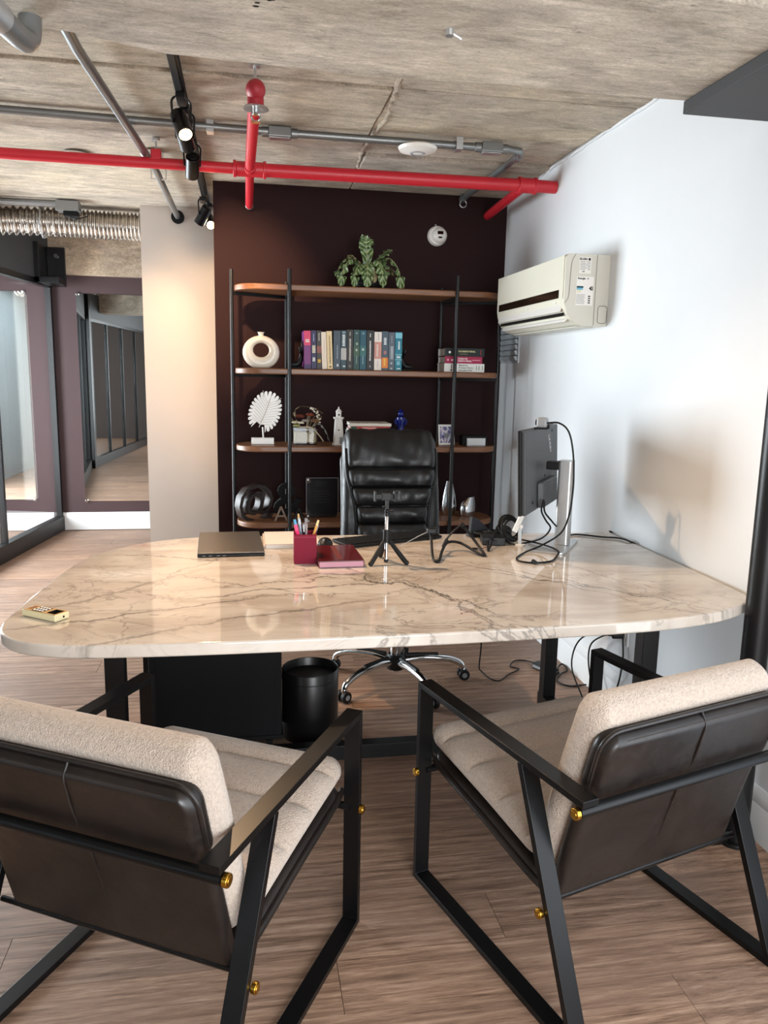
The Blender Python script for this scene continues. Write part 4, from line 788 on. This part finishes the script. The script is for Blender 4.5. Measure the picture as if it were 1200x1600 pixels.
# magazines
G3 = 'magazines behind the office chair'
t = flat_book('white magazine at the bottom of the pile behind the chair', .575, .800, 4.33, ST[1]+.0005+.076, .014, .20, '#e4e1da', G3, cat='magazine', name='magazine')
t = flat_book('red-spined book in the middle of the pile behind the chair', .580, .800, 4.332, ST[1]+.091, .018, .19, '#b8473f', G3, cat='magazine', name='magazine'); B(.0, .03, -.0006, .0002, .002, .016).build('spine_band', paint('#2f5a4a'), t); B(.06, .14, -.0008, .0002, .006, .012).build('spine_print', paint('#e3b5ac'), t)
t = flat_book('pale patterned magazine on top of the pile behind the chair', .577, .806, 4.33, ST[1]+.1095, .016, .20, '#e9e2d6', G3, cat='magazine', name='magazine')
for k in range(6): MB().box(.05+k*.025, .058+k*.025, .03, .17, .0155, .0164).build('cover_print', paint('#b9aa98'), t)
B(-.018, .004, .0, .006, .0, .012).build('bookmark', M['ceramic'], t, .002)
flat_book('thick grey book hidden under the magazine pile behind the chair', .57, .81, 4.335, ST[1]+.0003, .076, .20, '#8c8c8c', G3)
# blue figurine
t = thing('blue_figurine', 'small cobalt blue ceramic figurine on the third shelf', 'figurine', (.882, 4.45, ST[1]))
MB().lathe([(0, 0), (.024, 0), (.026, .02), (.024, .06), (.019, .10), (.020, .112), (.025, .125), (.027, .145), (.026, .155), (.012, .162), (0, .162)], 24).build('body', M['cobalt'], t)
MB().sphere((0, 0, .175), .018, (1, 1, 1.05)).build('head', M['cobalt'], t); MB().lathe([(.020, .182), (.012, .19), (.004, .202), (0, .204)], 16).build('hat', M['cobalt'], t)
for s_ in (-1, 1): MB().sweep(spline([(s_*.022, 0, .145), (s_*.032, -.004, .132), (s_*.022, -.016, .112)]), .006, 8).build('arm', M['cobalt'], t)
# photo frame
t = thing('photo_frame', 'small white framed photo of a group on the third shelf', 'photo frame', (1.147, 4.41, ST[1]), R(6))
FT = TR((0, 0, 0), R(-8)); f_ = MB()
for a in ((-.049, .049, -.008, 0, 0, .012), (-.049, .049, -.008, 0, .106, .118), (-.049, -.040, -.008, 0, .012, .106), (.040, .049, -.008, 0, .012, .106)): f_.box(*a, FT)
f_.build('frame', M['ceramic'], t, .001)
def mat_photo():
    m = NT('group_photo'); v = m.n('ShaderNodeTexVoronoi', {'Vector': m.map((1, .1, .55)), 'Scale': 95.0}); m.set(Base_Color=m.ramp(m.n('ShaderNodeSeparateColor', {0: v.outputs[1]}).outputs[0], [(.1, lin('#3b3e73')), (.4, lin('#9a8fb4')), (.6, lin('#d8c9cf')), (.9, lin('#c9d3da'))]), Roughness=.3); return m.m
MB().box(-.040, .040, -.004, -.002, .012, .106, FT).build('photo', mat_photo(), t); MB().box(-.012, .012, 0, .003, .01, .07, TR((0, .012, 0), R(14))).build('stand', M['grey'], t)
# card holder
t = thing('card_box', 'black box holding a white card block on the third shelf right', 'box', (1.312, 4.37, ST[1]))
B(-.080, .070, .0, .07, 0, .058).build('case', M['matte'], t, .003); B(-.055, .055, -.012, .0, .001, .044).build('card_block', P('card_white', '#d9dcdf', .35), t, .001)
# @ and &
t = thing('at_sign_ornament', 'large dark wooden at-sign ornament leaning on the bottom shelf', 'ornament', (.042, 4.41, ST[0]), R(28))
text('@', .235, M['darkwood'], t, TR((0, 0, .098)) @ RXm, 'glyph', .030, 'CENTER', .001)
t = thing('ampersand_ornament', 'black ampersand ornament standing behind the small letter A', 'ornament', (.235, 4.50, ST[0]), R(0))
text('&', .27, M['matte'], t, TR((0, 0, .088)) @ RXm, 'glyph', .02, 'CENTER', .004)
def letter_A(label, x, y, h_, th, mat, dep, rz):
    t = thing('letter_a', label, 'letter', (x, y, ST[0]), rz); w_ = h_*.62
    m_ = MB()
    for s_ in (-1, 1): m_.bar([(s_*w_*.66, 0, .0), (0, 0, h_)], dep, th, (0, 1, 0))
    m_.build('strokes', mat, t, .001); B(-w_*.36, w_*.36, -dep/2, dep/2, h_*.28, h_*.28+th*.9).build('crossbar', mat, t, .001)
    return t
letter_A('small grey-brown letter A on the bottom shelf', .190, 4.345, .080, .010, P('taupe_wood', '#8a7565', .6), .016, 0); letter_A('black wire letter A beside the acrylic plaque', .288, 4.35, .072, .006, M['black'], .018, R(6))
# acrylic plaque
t = thing('acrylic_plaque', 'clear acrylic plaque with dark insert and corner screws on the bottom shelf', 'plaque', (.428, 4.42, ST[0]))
B(-.092, .092, -.006, -.003, .002, .232).build('front_sheet', M['clear'], t, .001); B(-.086, .086, -.002, .002, .008, .226).build('insert', paint('#120d10', .5), t); B(-.040, .040, -.0066, -.006, .185, .214).build('title_plate', paint('#0e0b0d', .3), t)
for k in range(5): B(-.05+.01*(k % 2), .05-.012*(k % 3), -.0024, -.002, .09+k*.016, .0925+k*.016).build('print_line', paint('#3a3538', .5), t)
ed_ = MB()
for a in ((-.092, -.0905, .002, .232), (.0905, .092, .002, .232)): ed_.box(a[0], a[1], -.0062, .004, a[2], a[3])
ed_.box(-.092, .092, -.0062, .004, .2305, .232).build('polished_edge', P('edge_light', '#9fa3a6', .2), t)
for s_ in (-1, 1):
    for z in (.014, .222): MB().cyl((s_*.082, -.010, z), (s_*.082, -.006, z), .005, n=12).build('screw', M['chrome'], t)
# silver vases
t = thing('silver_vase', 'tall tapering silver vase on the bottom shelf right', 'vase', (1.182, 4.45, ST[0])); MB().lathe([(0, 0), (.030, 0), (.046, .03), (.049, .065), (.042, .12), (.028, .175), (.020, .208), (.017, .208), (.02, .19), (0, .15)], 40).build('body', M['silver'], t); MB().lathe([(.0165, .207), (.0205, .209), (.0165, .211)], 30).build('lip', M['silver'], t)
t = thing('silver_vase', 'short slanted silver vase at the right end of the bottom shelf', 'vase', (1.283, 4.40, ST[0]), R(20))
sv = MB(); n1 = 36; pr_ = [(0, 0, 0), (.036, .0, 0), (.046, .018, 0), (.049, .05, .002), (.043, .085, .006), (.030, .110, .014), (.026, .118, .016)]; vs = []
for r, z, sh in pr_: vs += [(r*math.cos(2*math.pi*i/n1)+sh*1.2, r*math.sin(2*math.pi*i/n1)*.8, z + (.10*r*math.cos(2*math.pi*i/n1) if z > .1 else 0)) for i in range(n1)]
sv._add(vs, [(k*n1+i, k*n1+(i+1) % n1, (k+1)*n1+(i+1) % n1, (k+1)*n1+i) for k in range(len(pr_)-1) for i in range(n1)]+[tuple(range((len(pr_)-1)*n1, len(pr_)*n1))]); bmesh.ops.remove_doubles(sv.bm, verts=sv.bm.verts, dist=1e-6); sv.build('body', M['silver'], t, angle=50)
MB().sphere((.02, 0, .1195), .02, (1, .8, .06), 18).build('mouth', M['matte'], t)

# ------------------------------------------------------------------ on the desk
DZ = .75
t = thing('laptop', 'closed graphite laptop on the left of the desk', 'laptop', (-.062, 2.95, DZ), R(2))
lp = TR((0, 0, 0)); B(-.118, .118, -.19, .18, .002, .010).build('base', M['plastic'], t, .003); B(-.118, .118, -.188, .18, .0105, .0175).build('lid', M['laptop'], t, .003)
for x in (-.10, -.078, -.05, -.03): B(x, x+.011, -.1905, -.188, .004, .008).build('port', M['lens'], t)
for x in (-.09, .09):
    for y in (-.15, .15): MB().cyl((x, y, 0), (x, y, .002), .007, n=10).build('rubber_foot', M['rubber'], t)
t = thing('notepad', 'pale pink notepad lying behind the pen holder', 'notepad', (.165, 2.995, DZ), R(0))
MB().box(-.095, .105, -.115, .115, .0, .016).build('pages', M['paper'], t, .001); MB().box(-.097, .107, -.117, .117, .016, .0185).build('cover', M['padpaper'], t, .001); MB().box(-.104, -.097, -.11, .117, .0, .012).build('spine', M['padpaper'], t, .002)
# pen holder
t = thing('pen_holder', 'square burgundy leather pen holder on the desk', 'pen holder', (.199, 2.672, DZ), R(-2)); h_ = .103; q = .039
pb = MB(); pb.box(-q, q, -q, -q+.003, 0, h_).box(-q, q, q-.003, q, 0, h_).box(-q, -q+.003, -q+.003, q-.003, 0, h_).box(q-.003, q, -q+.003, q-.003, 0, h_).box(-q+.003, q-.003, -q+.003, q-.003, 0, .004); pb.build('box', M['burgundy'], t, .0012)
B(-q-.0003, q+.0003, -q-.0004, -q+.001, h_-.009, h_-.0082).build('stitching', paint('#c05a74'), t)
def pen(label, x, y, top, r, c, cat='pen', name='pen', capc=None, clip=False):
    base = Vector((.199+x*.5, 2.672+y*.5, DZ+.0055)); tp = Vector((.199+top[0], 2.672+top[1], DZ+top[2])); d = (tp-base).normalized(); L = (tp-base).length
    t = thing(name, label, cat, base); MB().cyl(d*.008, d*(L-.02), r, n=12).build('barrel', paint(c, .3), t, .0005); MB().cyl((0, 0, 0) if False else d*.0, d*.008, r*.3, r, n=10).build('tip', M['steel'], t)
    MB().cyl(d*(L-.02), d*L, r*1.02, r*.9, n=12).build('end_cap', paint(capc or c, .3), t, .0005)
    if clip: MB().cyl(d*(L-.045)+Vector((0, -r*1.3, 0)), d*(L-.005)+Vector((0, -r*1.3, 0)), .0013, n=6).build('clip', M['chrome'], t)
pen('thick pink highlighter at the left of the pen holder', -.008, -.030, (-.034, -.028, .135), .0065, '#e8336b', 'marker', 'highlighter', '#f05c88'); pen('blue-capped pen behind the pink highlighter', -.012, -.010, (-.036, -.005, .150), .005, '#24364a', capc='#5aa9d6')
pen('black pencil standing tallest in the pen holder', -.006, .015, (-.022, .012, .167), .0036, '#1b1a1a', 'pencil', 'pencil', '#c9a56a'); pen('grey-blue pen with a clip in the pen holder', -.004, 0, (-.020, .004, .152), .005, '#7f8c99', clip=True, capc='#c3ccd4'); pen('black pen with a steel clip in the middle of the holder', .003, -.012, (-.006, -.010, .138), .0045, '#1d1c1e', clip=True, capc='#6b6b6e')
pen('clear-bodied pen with a metal clip in the holder', .004, .016, (.006, .016, .150), .005, '#b9b6b2', clip=True, capc='#8a8a8c'); pen('yellow pencil leaning right in the pen holder', .002, -.016, (.046, -.012, .148), .0040, '#e2a94b', 'pencil', 'pencil', '#f1d9a0'); pen('purple pen leaning right in the pen holder', .010, .004, (.046, .010, .128), .0045, '#5f4a78', capc='#9a97a6')
# planner, mouse, keyboard
t = thing('planner', 'burgundy leather planner with pink page edges in front of the keyboard', 'planner', (.313, 2.690, DZ), R(1.5)); pw_ = .078; pd = .125
B(-pw_, pw_, -pd, pd, 0, .003).build('cover_bottom', M['plannercover'], t, .001); B(-pw_+.003, pw_-.002, -pd+.001, pd-.003, .003, .021).build('pages', M['pinkpage'], t, .0008); B(-pw_, pw_, -pd+.001, pd, .021, .0245).build('cover_top', M['plannercover'], t, .001)
B(pw_-.004, pw_+.0005, -pd, pd, .002, .023).build('spine', M['plannercover'], t, .001); B(-.010, .008, -pd*.8, pd*.85, .0245, .0248).build('embossed_band', paint('#6d3430', .3), t)
t = thing('mouse', 'black computer mouse behind the planner', 'mouse', (.292, 2.900, DZ), R(-15)); MB().sphere((0, 0, .004), .03, (1, 1.65, 1.05), 28).build('shell', M['plastic'], t).location = (0, 0, 0)
for o in t.children:
    me = o.data
    for v in me.vertices:
        if v.co.z < .0008: v.co.z = .0008
MB().cyl((-.003, -.03, .030), (.003, -.03, .030), .006, n=14).build('scroll_wheel', M['grey'], t)
t = thing('keyboard', 'black keyboard lying behind the mini tripod', 'keyboard', (.555, 2.985, DZ), R(21)); KW = .216
B(-KW, KW, -.06, .075, .003, .014).build('base', M['plastic'], t, .004); 
for x in (-.17, .17): B(x-.02, x+.02, .055, .07, 0, .006).build('foot', M['rubber'], t); B(x-.02, x+.02, -.055, -.04, 0, .006).build('foot', M['rubber'], t)
km = MB().box(-.0075, .0075, -.0072, .0072, 0, .005).mesh('key'); 
for r_ in range(6):
    for c_ in range(22):
        if r_ == 0 and 4 <= c_ <= 9: continue
        k = link('key', km, M['matte'], t); k.location = (-KW+.018+c_*.0188, -.048+r_*.0195, .0135)
sb = B(-.054, .054, -.0072, .0072, 0, .005).build('space_bar', M['matte'], t); sb.location = (-KW+.018+6.5*.0188, -.048, .0135)
# mini tripod with phone clamp
t = thing('mini_tripod', 'mini black desk tripod with chrome column and an empty phone clamp', 'tripod', (.480, 2.628, DZ))
MB().cyl((0, 0, .010), (0, 0, .165), .0065, n=18).build('column', M['chrome'], t); MB().cyl((0, 0, .003), (0, 0, .012), .008, n=16).build('column_foot', M['rubber'], t); MB().cyl((0, 0, .072), (0, 0, .118), .0125, n=22).build('collar', M['plastic'], t, .002)
for a in (218, 325, 95): 
    d = Vector((math.cos(R(a)), math.sin(R(a)), 0)); lg = MB().sweep([d*.012+Vector((0, 0, .079)), d*.045+Vector((0, 0, .042)), d*.078+Vector((0, 0, .007))], lambda i: (.0065, .0085, .0085)[i], 12).build('leg', M['plastic'], t, .001); MB().sphere(d*.079+Vector((0, 0, .0085)), .0085).build('foot_tip', M['rubber'], lg)
MB().cyl((0, 0, .165), (0, 0, .178), .008, n=16).build('ball_head', M['plastic'], t); MB().sphere((0, 0, .183), .009).build('ball', M['plastic'], t); B(-.006, .006, -.004, .004, .186, .235).build('neck', M['plastic'], t, .001)
MB().cyl((.006, -.002, .187), (.020, -.002, .187), .006, n=12).build('knob', M['plastic'], t); MB().cyl((-.004, 0, .199), (-.016, 0, .199), .004, n=12).build('knob', M['plastic'], t)
cl_ = MB().box(-.040, .030, -.003, .003, .226, .242).box(-.018, .012, -.006, .006, .222, .246).build('clamp_body', M['plastic'], t, .001)
for x in (-.044, .024, .044): B(x-.003, x+.003, -.016, .006, .218, .254).build('clamp_jaw', M['plastic'], t, .0015)
for z in (.219, .253): B(.024, .047, -.002, .002, z-.0015, z+.0015).build('clamp_rail', M['plastic'], t)
# gooseneck phone arm
t = thing('gooseneck_arm', 'black flexible gooseneck phone arm lying bent on the desk', 'flexible arm', (0, 0, 0))
gp = [(.662, 2.735, .845), (.660, 2.71, .815), (.650, 2.64, .766), (.652, 2.606, .757), (.668, 2.61, .757), (.700, 2.70, .770), (.745, 2.79, .782), (.795, 2.79, .778), (.835, 2.70, .760), (.852, 2.675, .757), (.858, 2.70, .759), (.845, 2.75, .785), (.818, 2.79, .826), (.803, 2.81, .845)]
tube(gp, .0052, 10).build('flexible_tube', M['cable'], t); MB().cyl((.800, 2.812, .848), (.810, 2.80, .838), .009, n=14).build('joint', M['plastic'], t, .002)
tube([(.803, 2.81, .846), (.77, 2.80, .825), (.735, 2.79, .79)], .0038, 8).build('side_arm', M['cable'], t); MB().cyl((.742, 2.792, .795), (.725, 2.785, .765), .007, n=12).build('side_grip', M['plastic'], t, .002)
B(.648, .680, 2.715, 2.742, .832, .850).build('clip', M['plastic'], t, .003); tube([(.684, 2.73, .853), (.665, 2.73, .842), (.62, 2.73, .822), (.565, 2.72, .796), (.545, 2.715, .787)], .0016, 6).build('antenna_rod', M['steel'], t); MB().cyl((.662, 2.725, .842), (.692, 2.735, .856), .0052, n=10).build('rod_grip', M['plastic'], t)
# power brick and coiled lead
t = thing('power_brick', 'black laptop power brick on the desk near the wall', 'power adapter', (.955, 2.895, DZ), R(-10)); B(-.045, .045, -.035, .045, 0, .032).build('case', M['plastic'], t, .004); B(-.010, .010, -.043, -.035, .010, .022).build('socket', M['rubber'], t, .002)
t = thing('coiled_cable', 'black cable wound into a loose coil beside the power brick', 'cable', (0, 0, 0)); co = MB(); rr = random.Random(3)
cen = Vector((1.045, 2.925, .0)); pts = []
for k in range(150):
    a = k*2*math.pi/24; ra = .048+.008*math.sin(k*.21); zt = .7555+.004*((k//24) % 6)+.036*(1+math.cos(a*.5+1))*.5
    pts.append((cen.x-.008+ra*math.cos(a)*.8, cen.y+.02*math.sin(k*.13)+ra*math.sin(a)*.55, .804+ra*math.sin(a)*.85*.95+.002*math.sin(k*.3)))
pts = [(x, y, max(z, .7545)) for x, y, z in pts]; co.sweep(pts, .0036, 8); co.build('coil', M['cable'], t, angle=80)
pts = [(.985+.05*math.cos(a*.42)+.03*math.sin(a*.1), 2.99+.035*math.sin(a*.42), .758+.0045*(a/18)+.006*abs(math.sin(a*.2))) for a in range(90)]; MB().sweep(pts, .0036, 8).build('coil', M['cable'], t)
tube([(.93, 2.875, .768), (.905, 2.80, .757), (.895, 2.76, .7545), (.935, 2.84, .775), (.985, 2.93, .815), (1.02, 2.95, .83)], .0036, 8).build('lead', M['cable'], t)
MB().cyl((.862, 2.79, .7555), (.842, 2.795, .7555), .004, n=10).build('plug', M['plastic'], t); tube([(.862, 2.79, .7555), (.89, 2.80, .756), (.93, 2.83, .757)], .0014, 6).build('thin_lead', paint('#6a2a2a'), t)
t = thing('net_pouch', 'dark folded mesh pouch lying behind the coiled cable', 'pouch', (.945, 3.04, DZ), R(10)); MB().prism([(-.05, 0), (.065, 0), (-.012, .075), (-.042, .085)], -.012, .012, TR((0, 0, 0), R(90))).build('flap', P('dark_mesh', '#23262c', .8, bump=.6, bscale=200), t, .004); B(-.05, .06, -.02, .03, 0, .012).build('base', M['rubber'], t, .004)
# monitor
mc = Vector((1.145, 2.875, 0)); md = Vector((.305, .45, 0)).normalized(); t = thing('monitor', 'grey desktop monitor seen from behind on a silver stand', 'monitor', (mc.x, mc.y, DZ), math.atan2(md.y, md.x))
# local x along the screen width (left near end negative), local -y towards the wall side (back of the screen)
MT = TR((0, 0, 0), R(-3)); zb, zt = .152, .462
MB().box(-.272, .272, .006, .020, zb, zt, MT).build('bezel', M['plastic'], t, .003); MB().box(-.268, .268, .0195, .0205, zb+.008, zt-.004, MT).build('screen', M['lens'], t)
MB().box(-.270, .270, -.010, .007, zb+.001, zt-.001, MT).build('back_shell', M['monitor'], t, .006, 3)
MB().prism([(-.10, -.010), (-.085, -.036), (.15, -.036), (.165, -.010)], zb+.006, zb+.105, MT).build('electronics_hump', M['monitor'], t, .008, 3)
for x, z in ((-.17, .19), (.03, .27), (.16, .44)): MB().cyl(MT @ Vector((x, -.011, z)), MT @ Vector((x, -.0095, z)), .006, n=12).build('vent_hole', M['matte'], t)
B(-.02, .03, -.060, -.010, .300, .332).build('vesa_arm', M['plastic'], t, .004)
MB().prism(rrect(-.027, .037, -.112, -.058, .012, 5), .009, .338).build('stand_column', M['steel'], t, .003, 2)
MB().prism(rrect(-.16, .13, -.128, .035, .022, 8), 0, .009).build('stand_base', M['steel'], t, .002)
sq = MB()
for k in range(4): sq.sweep([MT @ Vector((.105+k*.008+.011*math.cos(a*.52), -.0105, .415-k*.016+.011*math.sin(a*.52))) for a in range(13)], .0015, 6)
sq.build('emblem', M['chrome'], t)
t = thing('webcam', 'grey webcam clipped on top of the monitor', 'webcam', (1.088, 2.785, DZ+.458), math.atan2(md.y, md.x)); MB().box(-.020, .020, -.024, .016, .008, .046).build('housing', M['grey'], t, .010, 4); MB().cyl((0, .016, .026), (0, .021, .026), .011, n=20).build('lens', M['lens'], t); MB().box(-.014, .014, -.026, .026, .0015, .008).build('clip', M['plastic'], t, .002); B(-.006, .006, -.032, -.022, .004, .022).build('clip_arm', M['plastic'], t, .002)
o = tube([(1.10, 2.765, 1.234), (1.135, 2.73, 1.236), (1.166, 2.71, 1.205), (1.183, 2.70, 1.13), (1.187, 2.69, 1.04), (1.186, 2.69, .97), (1.178, 2.69, .90), (1.160, 2.71, .83), (1.11, 2.755, .775), (1.03, 2.72, .756), (.965, 2.64, .754), (.958, 2.585, .754), (1.00, 2.557, .754), (1.069, 2.575, .754), (1.122, 2.65, .7545), (1.145, 2.70, .763), (1.12, 2.80, .766), (1.05, 2.92, .766), (.99, 2.96, .77)], .0034, 8).build('webcam_cable', M['cable']); tag(o, 'black webcam cable looping from the monitor top down to the desk', 'cable')
o = MB().cyl((1.0, 2.545, .757), (1.0, 2.57, .757), .0075, n=14).build('cable_ferrite', M['plastic'], None, .002); tag(o, 'small black ferrite bead on the cable loop in front of the monitor', 'cable bead')
G4 = 'twin cables under the monitor'
o = tube([(1.105, 2.765, .945), (1.085, 2.73, .91), (1.10, 2.72, .875), (1.128, 2.74, .84), (1.12, 2.80, .79), (1.07, 2.86, .757), (1.02, 2.86, .756), (1.00, 2.89, .768)], .0034, 8).build('display_cable', M['cable']); tag(o, 'black cable from the monitor back curving left into the coil', 'cable', G4)
o = tube([(1.11, 2.77, .94), (1.10, 2.735, .905), (1.13, 2.74, .87), (1.165, 2.79, .845), (1.20, 2.84, .82), (1.225, 2.88, .785), (1.27, 2.96, .757), (1.36, 3.02, .755), (1.45, 2.96, .755), (1.505, 2.93, .756), (1.524, 2.87, .754), (1.545, 2.845, .73), (1.5455, 2.84, .60)], .0034, 8).build('power_cable', M['cable']); tag(o, 'black monitor cable running right to the gap at the wall', 'cable', None)
# white phone stand behind the monitor
t = thing('phone_stand', 'small white adjustable phone stand behind the monitor base', 'phone stand', (1.055, 2.865, DZ), R(20)); MB().cyl((0, 0, 0), (0, 0, .006), .022, n=24).build('foot', M['ceramic'], t, .001); MB().cyl((0, 0, .006), (0, 0, .075), .0075, n=16).build('column', P('milky_plastic', '#c9ced2', .25), t); MB().box(-.012, .012, -.004, .004, -.035, .06, TR((-.012, 0, .085), 0, R(28))).build('arm', M['ceramic'], t, .003); MB().cyl((-.004, -.012, .075), (-.004, .012, .075), .008, n=16).build('hinge', M['ceramic'], t)
t = thing('black_strap', 'small black strap loop with pale clip left of the monitor base', 'strap', (1.04, 2.99, DZ), R(0)); MB().bar([(.032*math.cos(a*math.pi/10)-.01, .018*math.sin(a*math.pi/10), .030+.014*math.sin(a*math.pi/10)) for a in range(21)], .018, .003, (0, .2, 1)).build('loop', M['rubber'], t); MB().box(-.01, .035, -.012, .012, 0, .012).build('clip', M['ceramic'], t, .003)
# remote
t = thing('remote_control', 'ivory air conditioner remote control on the left front of the desk', 'remote', (-.527, 2.112, DZ), R(-36)); B(-.062, .062, -.024, .024, .001, .0192).build('shell', M['remote'], t, .004, 3); B(-.056, .058, -.0215, .0215, .019, .0198).build('face', M['remoteface'], t); B(.024, .052, -.016, .016, .0196, .0204).build('display', M['lens'], t); B(-.030, .008, -.019, .019, .0196, .0203).build('key_panel', paint('#3d2a18', .4), t)
for r_ in range(4):
    for c_ in range(3): MB().sphere((-.025+r_*.0095, -.012+c_*.012, .0203), .0035, (1, 1, .5), 10).build('button', M['ceramic'], t)
B(-.050, -.038, -.012, .012, .0196, .0206).build('button', paint('#8a5a30', .4), t, .001); MB().cyl((.0615, .004, .010), (.0628, .004, .010), .003, n=10).build('emitter', M['lens'], t)

# ------------------------------------------------------------------ cables under the desk
t = thing('floor_adapter', 'black power adapter lying on the floor under the desk', 'power adapter', (1.415, 3.40, 0), R(-64)); B(-.065, .065, -.025, .025, 0, .030).build('case', M['plastic'], t, .004); B(.065, .08, -.012, .012, .008, .022).build('plug', M['rubber'], t, .002); B(-.06, .02, -.0252, -.0248, .008, .022).build('sticker', M['grey'], t)
o = tube([(.93, 2.95, .69), (.94, 2.97, .5), (.985, 3.08, .28), (1.05, 3.30, .08), (1.10, 3.42, .008), (1.113, 3.34, .005), (1.15, 3.30, .005), (1.22, 3.37, .005), (1.293, 3.431, .005), (1.262, 3.468, .005), (1.31, 3.54, .005), (1.36, 3.535, .006), (1.39, 3.47, .014)], .0032, 8).build('floor_cable', M['cable']); tag(o, 'thin black cable dropping from the desk and snaking to the floor adapter', 'cable')
o = tube([(1.445, 3.33, .014), (1.49, 3.42, .010), (1.525, 3.45, .012), (1.52, 3.38, .008), (1.47, 3.34, .006), (1.42, 3.26, .005), (1.45, 3.20, .005), (1.51, 3.20, .005), (1.52, 3.17, .02)], .004, 8).build('adapter_cable', M['cable']); tag(o, 'black cable looping out of the floor adapter towards the wall', 'cable')
t = thing('wall_outlet', 'white wall outlet on the right wall beneath the desk top', 'outlet', (WX, 2.93, .345)); B(-.008, 0, -.06, .06, -.04, .04).build('plate', M['trimwhite'], t, .003)
for y in (-.025, .02): MB().cyl((-.010, y, 0), (-.007, y, 0), .016, n=20).build('socket', M['ceramic'], t)
G5 = 'plugged leads hanging from the wall outlet'
def lead(label, y, pts):
    t = thing('plug_lead', label, 'cable', (0, 0, 0), 0, G5); MB().cyl((1.543, y, .345), (1.50, y+.01, .343), .014, n=14).build('plug', M['rubber'], t, .003); tube(pts, .0036, 8).build('lead', M['cable'], t)
lead('black plugged lead hanging in the wider left loop under the desk', 2.95, [(1.50, 2.96, .343), (1.49, 3.03, .325), (1.48, 3.17, .24), (1.475, 3.23, .15), (1.45, 3.17, .09), (1.43, 3.02, .04), (1.42, 2.93, .006), (1.40, 2.85, .005)])
lead('black plugged lead hanging in the narrower loop under the desk', 2.905, [(1.50, 2.915, .343), (1.495, 2.98, .32), (1.49, 3.08, .25), (1.49, 3.10, .17), (1.48, 3.04, .09), (1.46, 2.94, .02), (1.45, 2.85, .005)])
o = tube([(1.5455, 2.84, .60), (1.542, 2.90, .38), (1.535, 2.875, .26), (1.53, 2.885, .15), (1.51, 2.90, .04), (1.49, 2.86, .006), (1.44, 2.80, .005)], .0036, 8).build('wall_cable', M['cable']); tag(o, 'black cable dropping straight down the wall beneath the desk', 'cable')
